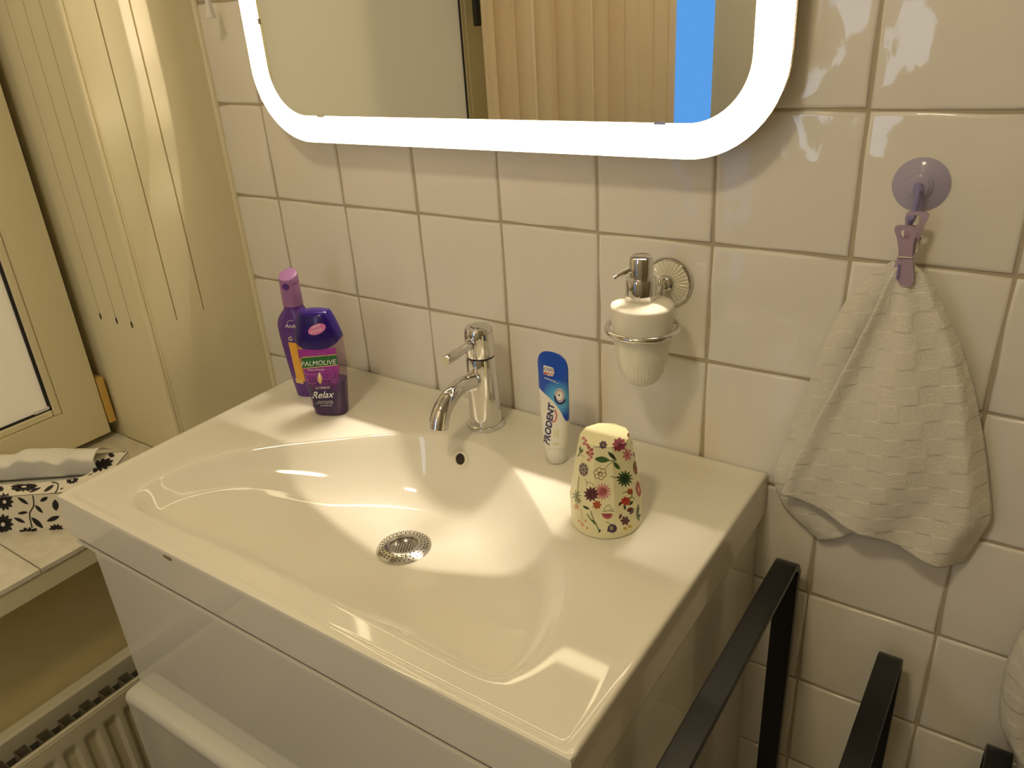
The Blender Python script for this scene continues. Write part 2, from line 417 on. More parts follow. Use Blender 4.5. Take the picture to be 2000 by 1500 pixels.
wd = tag(box('wooden_strip', 'wood', XS - .03, XS + .004, -.2365, -.2245, -.543, -.452, None, .001), 'yellow wooden strip wedged in the gap beside the window sash', 'wood')
# sill: tiles on a painted edge
sl = tag(box('window_sill', 'cream_paint', -.43, -.0285, YW, -.0, SZ - .042, SZ - .0075, None, .003), 'deep cream window sill with pale stone-look tiles', kind='structure')
for k in range(5):
    y1 = -.219 if k == 0 else -.522 + .3 - k * .3 - .001; y1 = YJ - .001 if k == 0 else -.522 - (k - 1) * .3 - .001; y0 = max(-.522 - k * .3 + .001, YW)
    if y1 < YW: continue
    box('sill_tile', 'sill_tile', -.42, -.026, y0, y1, SZ - .008, SZ, sl, .001)
box('sill_tile', 'sill_tile', XL - .02, -.026, YJ + .001, -.002, SZ - .008, SZ, sl, .001)

# ------------------------------------------------------------------ washbasin
BX0, BX1, BY0, BY1, ZB_, ZBB = .050, .848, -.497, -.0015, -.44, -.503
XC = .449
half = [(0, -.113), (.05, -.118), (.09, -.134), (.13, -.160), (.175, -.197), (.215, -.230), (.25, -.262), (.28, -.296), (.30, -.335), (.312, -.375), (.316, -.41), (.311, -.436), (.297, -.453), (.27, -.4605), (.20, -.4595), (.1, -.456)]
opts = [(XC + a, b) for a, b in half] + [(XC, -.455)] + [(XC - a, b) for a, b in half[:0:-1]]
OUT = cr(opts, 12, True)
RC = (XC, -.31)
def ray_out(th, poly):
    dx, dy = cos(th), sin(th); best = None
    for (ax, ay), (bx, by) in zip(poly, poly[1:] + poly[:1]):
        ex, ey = bx - ax, by - ay; den = dx * ey - dy * ex
        if abs(den) < 1e-12: continue
        t = ((ax - RC[0]) * ey - (ay - RC[1]) * ex) / den; s = ((ax - RC[0]) * dy - (ay - RC[1]) * dx) / den
        if t > 0 and -1e-9 <= s <= 1 + 1e-9 and (best is None or t < best): best = t
    return best
def rect_r(th, ins):
    dx, dy = cos(th), sin(th); t = 9
    for lim, c, d in ((BX1 - ins, RC[0], dx), (BX0 + ins, RC[0], dx), (BY1 - ins, RC[1], dy), (BY0 + ins, RC[1], dy)):
        if abs(d) > 1e-9 and (lim - c) / d > 0: t = min(t, (lim - c) / d)
    return t
OS = OUT
def edge_dist(x, y):
    b = 9
    for (ax, ay), (cx, cy) in zip(OS, OS[1:] + OS[:1]):
        ex, ey = cx - ax, cy - ay; L = ex * ex + ey * ey
        t = max(0, min(1, ((x - ax) * ex + (y - ay) * ey) / L)); b = min(b, (x - ax - ex * t) ** 2 + (y - ay - ey * t) ** 2)
    return sqrt(b)
def depth(x, y):
    dx = abs(x - XC); e = edge_dist(x, y); e = sqrt(e * e + .005 ** 2) - .005
    tq = min(1, dx / .335); F = .018 + .075 * (1 - (sqrt(tq * tq + .04) - .2) / (sqrt(1.04) - .2))
    F *= 1 - .12 * sst(-.27, -.46, y)
    w = .075 - .012 * sst(-.3, -.42, y)
    w = w * (1 - .45 * sst(.12, .3, dx))
    t = min(1, e / w)
    return F * (1 - (1 - t) ** 2.3)
angs = sorted(set([2 * pi * k / 340 for k in range(340)] + [atan2(cy - RC[1], cx - RC[0]) % (2 * pi) for cx in (BX0, BX1) for cy in (BY0, BY1)]))
ORr = [ray_out(t, OUT) for t in angs]
def bring(fn): return [fn(k, t) for k, t in enumerate(angs)]
rings = []
sv = [.03, .08, .14, .2, .27, .34, .41, .48, .54, .6, .65, .7, .74, .78, .81, .84, .865, .885, .905, .92, .935, .948, .958, .967, .975, .981, .986, .990, .994, .997, .999, 1.0]
for s_ in sv:
    def fn(k, t):
        r = ORr[k] * s_; x = RC[0] + r * cos(t); y = RC[1] + r * sin(t); return Vector((x, y, ZB_ - .0008 - (depth(x, y) if s_ < 1 else 0)))
    rings.append(bring(fn))
for q in (.012, .03, .25, .6, .9):
    def fn(k, t):
        r = ORr[k] + (rect_r(t, .014) - ORr[k]) * q; return Vector((RC[0] + r * cos(t), RC[1] + r * sin(t), ZB_ - (.0003 if q < .02 else 0)))
    rings.append(bring(fn))
def lip(x, y): return 1.0 if (y > BY0 + .02) else 0.0
for ins, dz in ((.014, 0), (.0115, .0008), (.0095, .002), (.0045, .002), (.002, .0014), (.0007, 0), (0, -.003)):
    def fn(k, t):
        r = rect_r(t, ins); x = RC[0] + r * cos(t); y = RC[1] + r * sin(t); up = dz * sst(BY0 + .0, BY0 + .02, y) if dz > 0 else dz
        return Vector((x, y, ZB_ + up))
    rings.append(bring(fn))
for z in (ZB_ - .005, ZB_ - .008, ZBB + .006, ZBB + .003, ZBB + .0012): rings.append(bring(lambda k, t: Vector((RC[0] + rect_r(t, 0) * cos(t), RC[1] + rect_r(t, 0) * sin(t), z))))
for ins, z in ((.0012, ZBB), (.003, ZBB), (.028, ZBB), (.03, ZBB + .01)): rings.append(bring(lambda k, t: Vector((RC[0] + rect_r(t, ins) * cos(t), RC[1] + rect_r(t, ins) * sin(t), z))))
mb = MB(); mb.loft(rings, True, False)
basin = mb.build('washbasin', 'ceramic', ang=50)
tag(basin, 'glossy white ceramic washbasin with wide curved bowl on the vanity cabinet', 'washbasin')
# overflow ring on the bowl's back wall
def surf(x, y): return ZB_ - .0008 - depth(x, y)
oy = -.1265; oz = surf(XC, oy); sl_ = (surf(XC, oy + .004) - surf(XC, oy - .004)) / .008
on_ = Vector((0, -sl_, 1)).normalized(); oc = Vector((XC, oy, oz)) + on_ * .001
m = MB(); m.torus(.0105, .0026, oc, on_, 40, 10); m.build('overflow_ring', 'ceramic', basin)
m = MB(); m.lathe([(.0095, -.001), (.0095, .0004)], 32, oc, on_); o = m.build('overflow_opening', 'recess_shade', basin); o['label'] = 'dark overflow opening'
pr('chip', (.30, .22, .12), .7)
pb = Print(basin, .0002); pb.poly('chip', [(318, 1082), (326, 1086), (333, 1089), (337, 1094), (332, 1096), (326, 1092), (320, 1088)]); pb.build('chipped_glaze', basin, 'small brown chip in the glaze of the front edge')
# drain strainer
DX, DY = XC, -.262
st = thing('drain_strainer', (DX, DY, surf(DX, DY)), 'round perforated steel strainer lying over the basin drain', 'strainer')
z0 = surf(DX, DY) + .0005
zr = max(surf(DX + .036 * cos(t), DY + .036 * sin(t)) for t in [k * pi / 8 for k in range(16)])
zz = zr + .0005
pro = [(.0365, -.002), (.037, 0), (.035, .0014), (.028, .0042), (.022, .0056), (.0195, .0056), (.0185, .0040), (.0182, -.0015), (.010, -.0022), (.0005, -.0024)]
m = MB(); m.lathe(pro, 64, (DX, DY, zz), cap0=False, cap1=True); m.build('bowl_rim', 'steel', st)
m = MB()
for k in range(-4, 5):
    for j in range(-4, 5):
        x = (k + .5 * (j % 2)) * .0042; y = j * .0037
        if x * x + y * y < .0162 ** 2: m.lathe([(.0011, .0), (.0011, .0005)], 10, (DX + x, DY + y, zz - .0022))
for R, n in ((.0245, 26), (.0285, 30), (.0325, 34)):
    for k in range(n):
        t = 2 * pi * (k + (R > .026) * .5) / n; h = ip([(.022, .0056), (.028, .0042), (.035, .0014)], R)
        m.lathe([(.0009, 0), (.0009, .0005)], 8, (DX + R * cos(t), DY + R * sin(t), zz + h - .0001), (sin(.3) * cos(t), sin(.3) * sin(t), cos(.3)))
o = m.build('perforations', 'recess_shade', st, smooth=False); o['label'] = 'small dark punched holes'; o['kind'] = 'stuff'

# ------------------------------------------------------------------ vanity cabinet
cb = thing('vanity_cabinet', (.47, -.25, -1.10), 'glossy white two-drawer vanity cabinet under the washbasin', 'cabinet')
LX, RX = .103, .841; CY = -.4955
box('side_panel', 'gloss_white', LX, LX + .016, CY + .018, -.002, -1.10, ZBB - .001, cb, .001)
box('side_panel', 'gloss_white', RX - .016, RX, CY + .0, -.002, -1.10, ZBB - .001, cb, .001)
box('back_panel', 'gloss_white', LX + .016, RX - .016, -.02, -.004, -1.10, ZBB - .001, cb)
box('bottom_panel', 'gloss_white', LX + .016, RX - .016, CY + .02, -.02, -1.10, -1.084, cb)
box('gap_shade_strip', 'recess_shade', LX - .042, RX - .017, CY + .0035, CY + .0165, ZBB - .0077, ZBB - .0005, cb)  # dark strip standing in for the shade in the gap under the basin
box('drawer_front', 'gloss_white', LX, RX - .0165, CY, CY + .006, -.7445, ZBB - .0110, cb, .0012)
box('top_panel', 'gloss_white', .0575, RX - .0165, CY - .0005, CY + .05, ZBB - .0108, ZBB - .0078, cb, .0006)
# lower drawer with a bull-nosed grip ledge along its top
sec = [(CY + .02, -.748), (CY, -.748), (CY - .016, -.749), (CY - .023, -.752), (CY - .027, -.760), (CY - .026, -.772), (CY - .026, -1.095), (CY + .02, -1.095)]
m = MB(); m.prism([(b, c) for b, c in cr(sec[1:6], 4)] + [sec[6], sec[7], sec[0]], lambda a, b, h: Vector((h, a, b)), LX, RX); m.build('drawer_front', 'gloss_white', cb, ang=40)

# ------------------------------------------------------------------ radiator
RXF, RZT = 0.0, -.833; RY0, RY1 = -1.25, -.06
rd = thing('radiator', (-.045, -.65, RZT - .40), 'cream panel radiator with ribbed front under the window sill', 'radiator')
def gr(y, z):
    q = ((y / .0333) % 1.0); g = sst(.12, .3, q) * (1 - sst(.7, .88, q)); e = sst(RZT - .028, RZT - .045, z); return -.0075 * g * e
ny = 480; zl = [0, .003, .010, .02, .026, .030, .034, .038, .042, .046, .05, .08, .2, .38]
def rf(u, v):
    k = min(int(round(v * (len(zl) - 1))), len(zl) - 1); y = RY0 + (RY1 - RY0) * u; z = RZT - zl[k]
    return Vector((RXF + gr(y, z) - (.003 if k == 0 else 0), y, z))
m = MB(); m.grid(rf, ny, len(zl) - 1); m.build('front_panel', 'radiator_paint', rd, solid=.0015)
m = MB(); m.sweep([(RXF - .003, RY0, RZT), (RXF - .003, RY1, RZT)], [(-.004, -.004), (.003, -.004), (.003, .002), (-.004, .002)], up=(1, 0, 0)); m.build('front_edge', 'radiator_paint', rd, bev=.0015)
box('back_panel', 'radiator_paint', -.088, -.064, RY0, RY1, RZT - .38, RZT + .001, rd, .004, 3)
fm = None
for k in range(int((RY1 - RY0 - .03) / .0333)):
    y = RY0 + .02 + k * .0333
    if fm is None:
        m = MB(); a, b, t = .009, .0115, .0009
        m.box(-b, b, -a, -a + t, -.36, 0); m.box(-b, b, a - t, a, -.36, 0); m.box(-b, -b + t, -a, a, -.36, 0); m.box(b - t, b, -a, a, -.36, 0)
        o = m.build('convector_fin', 'fin', rd, smooth=False); fm = o.data
    else:
        o = bpy.data.objects.new('convector_fin', fm); link(o, rd)
    o.location = (-.026 - .003, y, RZT - .006)
m = MB(); m.box(-.0635, -.0135, RY0 + .003, RY1 - .003, RZT - .37, RZT - .035); m.build('fin_shade_block', 'recess_shade', rd, smooth=False)  # dark block that puts in the shade between the fins

# ------------------------------------------------------------------ illuminated mirror
MX0, MX1, MZ0, MZ1, MRAD = .052, .847, -.0475, .66, .105
def rrect(ins, n=14):
    x0, x1, z0, z1 = MX0 + ins, MX1 - ins, MZ0 + ins, MZ1 - ins; r = max(MRAD - ins, .004); P = []
    for cx, cz, a0 in ((x1 - r, z0 + r, -pi / 2), (x1 - r, z1 - r, 0), (x0 + r, z1 - r, pi / 2), (x0 + r, z0 + r, pi)):
        for k in range(n + 1):
            t = a0 + pi / 2 * k / n; P.append((cx + r * cos(t), cz + r * sin(t)))
    return P
def R3(ins, y): return [Vector((x, y, z)) for x, z in rrect(ins)]
MY = -.0475; RW = .0375
mi = thing('wall_mirror', (.449, -.02, MZ0), 'rounded rectangular wall mirror with glowing white light ring', 'mirror')
m = MB(); m.loft([R3(RW, MY), R3(.001, MY), R3(0, MY + .001)], False, False); m.cur = 1; m.loft([R3(0, MY + .001), R3(0, MY + .003), R3(RW, MY + .003)], False, False)
m.build('light_ring', ['ring_glow', 'acrylic_back'], mi, smooth=False)
m = MB(); m.loft([R3(RW, MY + .003), R3(RW, MY)], True, True); m.build('mirror_glass', 'mirror_silver', mi, smooth=False)
# LED channel behind the ring: back box, angled lip that cuts the light off towards the wall
m = MB(); m.loft([R3(.03, .0), R3(.03, -.034), R3(.022, -.0345), R3(.0005, -.0405), R3(.0005, -.0395), R3(.02, -.030), R3(.02, 0)], False, False); m.build('led_channel', 'box_metal', mi, smooth=False)
for x, z, ax in ((.186, MZ0 + RW, 0), (.712, MZ0 + RW, 0), (MX0 + RW, .118, 1), (MX1 - RW, .118, 1)):
    a, b = (.007, .0018) if ax == 0 else (.0018, .004)
    box('mirror_clip', 'steel', x - a, x + a, MY - .0015, MY + .001, z - b, z + b, mi, .0006)
def rim_light(cx, cz, nx, nz, ln):
    l = bpy.data.lights.new('led_strip', 'AREA'); l.shape = 'RECTANGLE'; l.size = ln; l.size_y = .0008; l.spread = radians(38); l.energy = RIM_W * ln * (.25 if nx < -.99 else .6 if nx < -.5 else 1); l.color = (1.0, .84, .66)
    o = bpy.data.objects.new('led_strip', l); al = radians(19)
    d = Vector((nx * cos(al), -sin(al), nz * cos(al))); tx = Vector((-nz, 0, nx)); zz_ = -d; yy = zz_.cross(tx).normalized()
    mt = Matrix((tx, yy, zz_)).transposed().to_4x4(); mt.translation = (cx, -.0362, cz); o.matrix_world = mt; COL.objects.link(o)
    o.parent = mi; o.matrix_parent_inverse = Matrix.Translation(-mi.location)
IN = .016
rim_light((MX0 + MX1) / 2, MZ0 + IN, 0, -1, MX1 - MX0 - 2 * MRAD)
rim_light((MX0 + MX1) / 2, MZ1 - IN, 0, 1, MX1 - MX0 - 2 * MRAD)
rim_light(MX0 + IN, (MZ0 + MZ1) / 2, -1, 0, MZ1 - MZ0 - 2 * MRAD)
rim_light(MX1 - IN, (MZ0 + MZ1) / 2, 1, 0, MZ1 - MZ0 - 2 * MRAD)
for cx, cz, a0 in ((MX0 + MRAD, MZ0 + MRAD, pi), (MX1 - MRAD, MZ0 + MRAD, 1.5 * pi)):
    r = MRAD - IN
    for k in range(4):
        t = a0 + pi / 2 * (k + .5) / 4; rim_light(cx + r * cos(t), cz + r * sin(t), cos(t), sin(t), r * pi / 2 / 4)

# fill lamp on the ceiling, added to lift the ambient light
cl = thing('fill_lamp', (.75, -1.30, CEI), 'unseen round fill lamp added on the ceiling', 'lamp')
m = MB(); m.lathe([(.12, 0), (.12, -.03), (.11, -.035)], 48, (.75, -1.30, CEI)); m.build('fill_lamp_base', 'white_plastic', cl)
m = MB(); m.lathe([(.105, -.035), (.10, -.052), (.075, -.064), (.001, -.068)], 48, (.75, -1.30, CEI)); m.build('fill_lamp_diffuser', 'fill_glow', cl)

# curtain seen in the mirror
def cf(u, v):
    A = Vector((-.085, -.825, 0)); B = Vector((.05, -1.60, 0)); t = (B - A).normalized(); n = Vector((-t.y, t.x, 0))
    p = A + (B - A) * u; ph = u * 2 * pi * 11 + .6 * sin(u * 9); a = .018 * (1 + .3 * sin(u * 23)); p = p + n * a * sin(ph) + t * .35 * a * sin(2 * ph)
    p.z = .945 - v * 1.5; return p
m = MB(); m.grid(cf, 260, 6); tag(m.build('curtain', 'curtain', solid=.0012), 'beige pleated curtain hanging beside the window', 'curtain')
tag(MB().tube([(-.108, -.75, .955), (.03, -1.66, .955)], .008).build('curtain_rod', 'black_metal'), 'thin rod carrying the beige curtain', 'rod')
# ------------------------------------------------------------------ tap
TX, TY = XC, -.061
fa = thing('basin_tap', (TX, TY, ZB_), 'chrome single-lever basin tap with curved spout', 'tap')
T0 = ZB_ + .0002
m = MB(); m.lathe([(.024, 0), (.0270, .0), (.0276, .002), (.0272, .0045), (.0250, .0062), (.023, .0065)], 56, (TX, TY, T0)); m.build('base_ring', 'chrome', fa)
m = MB(); m.lathe([(.0238, .004), (.0236, .010), (.0228, .04), (.0218, .08), (.0211, .1085), (.0207, .1100), (.0198, .1103)], 56, (TX, TY, T0)); m.build('body', 'chrome', fa)
m = MB(); m.lathe([(.0193, .1095), (.0193, .1135)], 48, (TX, TY, T0)); m.build('collar', 'black_metal', fa)
m = MB(); m.lathe([(.0205, .1125), (.0209, .1135), (.0204, .146), (.0196, .1515), (.0180, .1545), (.0150, .1550)], 56, (TX, TY, T0)); hd_ = m.build('lever_head', 'chrome', fa)
m = MB(); m.lathe([(.0138, .1548), (.0136, .1556), (.0005, .1558)], 40, (TX, TY, T0)); m.build('index_cap', 'steel', hd_)
m = MB()
for k in range(3): m.box(-.0021, .0021, -.0007, .0007, .1556, .1561, Matrix.Translation((TX, TY, T0)) @ Matrix.Rotation(-2.2 + k * .62, 4, 'Z') @ Matrix.Translation((.0098, 0, 0)) @ Matrix.Rotation(pi / 2, 4, 'Z'))
m.build('index_mark', 'black_metal', hd_, smooth=False)
m = MB(); m.tube([(TX, TY - .017, T0 + .1345), (TX, TY - .024, T0 + .1345), (TX, TY - .074, T0 + .1325), (TX, TY - .0765, T0 + .1324)], [.0062, .0062, .0074, .0066], 24); lv = m.build('lever', 'chrome', fa)
m = MB(); m.torus(.0078, .0016, (TX, TY - .0202, T0 + .1345), (0, 1, 0), 28, 8); m.build('lever_collar', 'chrome', lv)
P = cr([(-.014, .0785), (-.030, .0815), (-.050, .0830), (-.072, .0790), (-.090, .0695), (-.1005, .0570), (-.1055, .0440)], 7)
m = MB(); m.tube([(TX, TY + a, T0 + b) for a, b in P], [.0118 + .0018 * k / (len(P) - 1) for k in range(len(P))], 32); sp_ = m.build('spout', 'chrome', fa)
m = MB(); m.torus(.0125, .0017, (TX, TY - .0225, T0 + .0800), (0, 1, -.15), 32, 8); m.build('spout_collar', 'chrome', sp_)
e = P[-1]; d = Vector((0, P[-1][0] - P[-3][0], P[-1][1] - P[-3][1])).normalized()
m = MB(); m.lathe([(.0115, -.001), (.0115, .0006), (.0005, .0004)], 28, (TX, TY + e[0], T0 + e[1]), d); m.build('aerator', 'recess_shade', sp_)

# ------------------------------------------------------------------ soap dispenser in a wall ring
QX, QY = .7065, -.0755
dh = thing('dispenser_holder', (.707, -.002, -.203), 'chrome wall ring with ribbed white rosette holding the soap dispenser', 'holder')
m = MB(); m.lathe([(.030, -.0005), (.0312, .002), (.0305, .005), (.0290, .0065), (.0268, .0055)], 64, (.707, 0, -.2035), (0, -1, 0), cap1=False); m.build('rosette_rim', 'chrome', dh)
rr_ = lambda t, k: 1.0
def rosette():
    mb = MB(); rings = []; q = Vector((0, 0, 1)).rotation_difference(Vector((0, -1, 0)))
    for r in (.0275, .025, .020, .015, .010):
        ring = []
        for j in range(288):
            t = 2 * pi * j / 288; h = .0052 + .0045 * (1 - (r / .0275) ** 2) + .0010 * abs(sin(16 * t)) * min(1, r / .014)
            ring.append(Vector((.707, 0, -.2035)) + q @ Vector((r * cos(t), r * sin(t), h)))
        rings.append(ring)
    mb.loft(rings, False, True); return mb
rosette().build('ribbed_rosette', 'ceramic', dh, ang=80)
m = MB(); m.lathe([(.0105, .006), (.011, .010), (.0095, .0135), (.0072, .0150), (.0068, .020), (.0075, .0225), (.0055, .0245), (.0005, .025)], 36, (.707, 0, -.2035), (0, -1, 0)); m.build('hub', 'chrome', dh)
ZR = -.2385
m = MB(); m.tube(cr([(.707, -.018, -.2035), (.707, -.0245, -.2055), (.707, -.0275, -.214), (.7068, -.0290, -.226), (.7065, -.0325, ZR)], 5), .0042, 14); m.build('arm', 'chrome', dh)
m = MB(); m.torus(.0418, .0036, (QX, QY, ZR), (0, 0, 1), 64, 14); m.build('ring', 'chrome', dh)
sd = thing('soap_dispenser', (QX, QY, -.3085), 'white ceramic soap dispenser with chrome pump hanging in a wall ring', 'soap dispenser')
prof = [(.003, -.3125), (.012, -.3110), (.0180, -.3070), (.0228, -.3010), (.0268, -.2925), (.0298, -.282), (.0322, -.268), (.0336, -.255), (.0350, -.240), (.0360, -.2345), (.0366, -.228), (.0372, -.2120), (.0368, -.2095), (.0355, -.2080), (.028, -.2050), (.015, -.203)]
def flute(t, k): return 1 + (.030 * (abs(sin(20 * t)) - .6) if 1 <= k <= 3 else (.018 * (abs(sin(20 * t)) - .6) if k == 4 else 0))
m = MB(); m.lathe(prof, 320, (QX, QY, 0), rfun=flute); m.build('bottle', 'ceramic', sd, ang=70)
pm = MB(); pm.lathe([(.0174, -.2042), (.0180, -.2030), (.0180, -.1795), (.0174, -.1775), (.0145, -.1768)], 40, (QX - .002, QY, 0)); pm.build('pump_collar', 'chrome', sd)
pm = MB(); pm.lathe([(.0128, -.1780), (.0128, -.1740), (.0136, -.1735), (.0138, -.1560), (.0128, -.1525), (.0105, -.1510), (.0005, -.1507)], 40, (QX - .002, QY, 0)); ph_ = pm.build('pump_head', 'chrome', sd)
dv = Vector((-.70, -.62, -.36)).normalized(); p0 = Vector((QX - .002, QY, -.1610))
pm = MB(); pm.tube([p0 + dv * .011, p0 + dv * .020, p0 + dv * .030, p0 + dv * .0345 + Vector((0, 0, -.0008))], [.0034, .0034, .0030, .0028], 16); nz = pm.build('nozzle', 'chrome', ph_)
# ------------------------------------------------------------------ bottles
def loftS(tab, cx, cy, phi, n=56, ex=2.4, zmod=None):
    """tab rows (z, half width, half depth[, exponent]); superellipse rings"""
    t_ = Vector((cos(phi), sin(phi), 0)); n_ = Vector((sin(phi), -cos(phi), 0)); rings = []
    for k, row in enumerate(tab):
        z, a, b = row[:3]; e_ = row[3] if len(row) > 3 else ex; ring = []
        for j in range(n):
            t = 2 * pi * j / n; c, s = cos(t), sin(t)
            u = a * math.copysign(abs(c) ** (2 / e_), c); w = b * math.copysign(abs(s) ** (2 / e_), s)
            ring.append(Vector((cx, cy, z + (zmod(t, k) if zmod else 0))) + t_ * u + n_ * w)
        rings.append(ring)
    return rings
def dense(tab, n=5): return cr(tab, n)
Z0 = ZB_ + .0006
pr('purple_plastic', (.115, .035, .27), .22); pr('lilac_cap', (.36, .17, .40), .3)
pr('shampoo_yellow', (.85, .45, .05), .4); pr('print_white', (.9, .88, .85), .5); pr('print_gold', (.8, .55, .2), .5)
sb = thing('shampoo_bottle', (.125, -.110, ZB_), 'tall purple shampoo bottle with lilac flip cap behind the shower gel', 'bottle')
A1 = radians(24)
tb = [(Z0, .019, .012), (Z0 + .002, .021, .0135), (Z0 + .03, .0245, .0155), (Z0 + .075, .029, .0175), (Z0 + .110, .0315, .0185), (Z0 + .127, .0305, .018), (Z0 + .138, .025, .0165), (Z0 + .147, .0175, .0145), (Z0 + .152, .0150, .0135), (Z0 + .158, .0145, .013)]
m = MB(); m.loft(loftS(dense(tb, 4), .125, -.110, A1, ex=2.3)); b1 = m.build('bottle_body', 'purple_plastic', sb, ang=60)
tb = [(Z0 + .1545, .0150, .0138), (Z0 + .156, .0156, .0142), (Z0 + .188, .0150, .0138), (Z0 + .190, .01475, .0136), (Z0 + .1905, .0150, .0138), (Z0 + .2000, .0148, .0136), (Z0 + .2035, .0142, .013), (Z0 + .2045, .0125, .0115)]
def slope(t, k): return (-.006 * sin(t) if k >= 5 else 0)
m = MB(); m.loft(loftS(tb, .125, -.110, A1, ex=2.2, zmod=slope)); c1 = m.build('flip_cap', 'lilac_cap', sb, ang=40)
n1 = Vector((sin(A1), -cos(A1), 0))
m = MB(); m.lathe([(.0055, -.002), (.0055, .0003), (.004, .0004)], 20, Vector((.125, -.110, Z0 + .188)) + n1 * .0138, n1); m.build('thumb_notch', 'purple_plastic', c1)
p1 = Print(b1)
p1.text('print_white', 'Andrélon', (557, 640), (1, .02), (0, -1), 11, bold=.02); p1.text('print_white', 'G', (563, 665), (1, 0), (0, -1), 11, bold=.03)
p1.line('print_white', [(560, 630), (566, 626), (574, 626)], .6)
p1.lift = .0000; p1.quad('shampoo_yellow', (563, 668), (590, 672), (596, 745), (580, 742), 6, 10); p1.lift = .0002
p1.quad('print_gold', (577, 738), (592, 741), (593, 750), (579, 747), 3, 3)
p1.build('label_print', sb)

SX, SY = .2075, -.140
pr('gel_cap', (.018, .003, .15), .2); pr('gel_liquid', (.030, .004, .10), .12)
clr = bpy.data.materials.new('clear_plastic'); clr.use_nodes = True; MATS['clear_plastic'] = clr; nt = clr.node_tree
for n_ in list(nt.nodes): nt.nodes.remove(n_)
t_s = nd(nt, 'ShaderNodeBsdfTransparent'); t_s.inputs[0].default_value = (.86, .78, .86, 1); g_s = nd(nt, 'ShaderNodeBsdfPrincipled'); g_s.inputs['Base Color'].default_value = (.62, .48, .60, 1); g_s.inputs['Roughness'].default_value = .12
mx = nd(nt, 'ShaderNodeMixShader'); mx.inputs[0].default_value = .10; o_s = nd(nt, 'ShaderNodeOutputMaterial'); nt.links.new(t_s.outputs[0], mx.inputs[1]); nt.links.new(g_s.outputs[0], mx.inputs[2]); nt.links.new(mx.outputs[0], o_s.inputs[0])
pr('label_green', (.012, .14, .03), .4); pr('label_pink', (.75, .22, .52), .4); pr('label_gold', (.75, .55, .2), .4); pr('label_lilac', (.42, .09, .50), .4)
lab = pr('label_purple', (.1, .02, .2), .3); nt = lab.node_tree
g = nd(nt, 'ShaderNodeNewGeometry'); sx = nd(nt, 'ShaderNodeSeparateXYZ'); nt.links.new(g.outputs['Position'], sx.inputs[0])
mr = nd(nt, 'ShaderNodeMapRange'); mr.inputs['From Min'].default_value = Z0 + .018; mr.inputs['From Max'].default_value = Z0 + .105; nt.links.new(sx.outputs['Z'], mr.inputs['Value'])
nz_ = nd(nt, 'ShaderNodeTexNoise'); nz_.inputs['Scale'].default_value = 130; ad = nd(nt, 'ShaderNodeMath', operation='MULTIPLY_ADD'); ad.inputs[1].default_value = .45
nt.links.new(g.outputs['Position'], nz_.inputs['Vector']); nt.links.new(nz_.outputs['Fac'], ad.inputs[0])
sb_ = nd(nt, 'ShaderNodeMath', operation='SUBTRACT'); sb_.inputs[1].default_value = .22; nt.links.new(mr.outputs[0], sb_.inputs[0]); nt.links.new(sb_.outputs[0], ad.inputs[2])
rp = nd(nt, 'ShaderNodeValToRGB'); e = rp.color_ramp.elements; e[0].color = (.022, .006, .075, 1); e[0].position = .30; e[1].color = (.34, .025, .36, 1); e[1].position = .80
nt.links.new(ad.outputs[0], rp.inputs[0]); nt.links.new(rp.outputs[0], nt.nodes['Principled BSDF'].inputs['Base Color'])
sg = thing('shower_gel_bottle', (SX, SY, ZB_), 'squat clear shower gel bottle with purple gel, dark violet cap and purple label', 'bottle')
A2 = radians(24)
tb = [(Z0, .024, .015), (Z0 + .002, .0265, .017), (Z0 + .02, .0285, .0185), (Z0 + .06, .0330, .0205), (Z0 + .095, .0355, .0215), (Z0 + .118, .0355, .0215), (Z0 + .132, .0345, .021)]
full = dense(tb, 5)
m = MB(); m.loft(loftS(full, SX, SY, A2, ex=2.7)); b2 = m.build('bottle_body', 'clear_plastic', sg, ang=60)
LV = Z0 + .056
m = MB(); m.loft(loftS([(max(z, Z0 + .0012), a - .0011, b - .0011) for z, a, b in full if z < LV] + [(LV, ip([(r[0], r[1]) for r in full], LV) - .0011, ip([(r[0], r[2]) for r in full], LV) - .0011)], SX, SY, A2, ex=2.7)); m.build('gel', 'gel_liquid', sg, ang=60)
tb = [(Z0 + .126, .0362, .0222), (Z0 + .128, .0367, .0226), (Z0 + .140, .0335, .0210), (Z0 + .155, .0285, .0185), (Z0 + .1665, .0240, .0160), (Z0 + .1690, .0222, .0145), (Z0 + .1685, .017, .010)]
def dip(t, k): return (-.0125 * max(0, abs(sin(t))) ** 1.5 * (1, 1, .3, 0, 0, 0, 0)[k] + (-.003 * abs(sin(t)) if k in (4, 5) else 0))
m = MB(); m.loft(loftS(tb, SX, SY, A2, ex=2.6, zmod=dip), False, True); c2 = m.build('cap', 'gel_cap', sg, ang=45)
pc = Print(c2); pc.disc('label_pink', 619, 643, 18, 10, radians(-22), 24); pc.lift = .0002
pc.text('print_white', 'mood', (608, 642), (.95, -.32), (.1, -1), 7.5); pc.text('print_white', 'boosting', (607, 651), (.95, -.32), (.1, -1), 6.5); pc.build('cap_sticker', c2)
p2 = Print(b2)
fl = lambda t: ip([(0, 582), (.3, 586), (.65, 597), (1, 613)], t); fr = lambda t: ip([(0, 655), (.3, 662), (.65, 663), (1, 656)], t)
p2.quad('label_purple', 0, 0, 0, 0, 14, 20, fl=lambda t: (fl(t), 683 + 113 * t), fr=lambda t: (fr(t), 679 + 113 * t)); p2.lift = .0002
p2.quad('label_gold', (583, 698), (657, 691.5), (660, 713), (586, 721), 12, 4); p2.lift = .00035
p2.quad('label_green', (583, 699.5), (657, 693), (660, 711.5), (586, 719.5), 12, 4); p2.lift = .0005
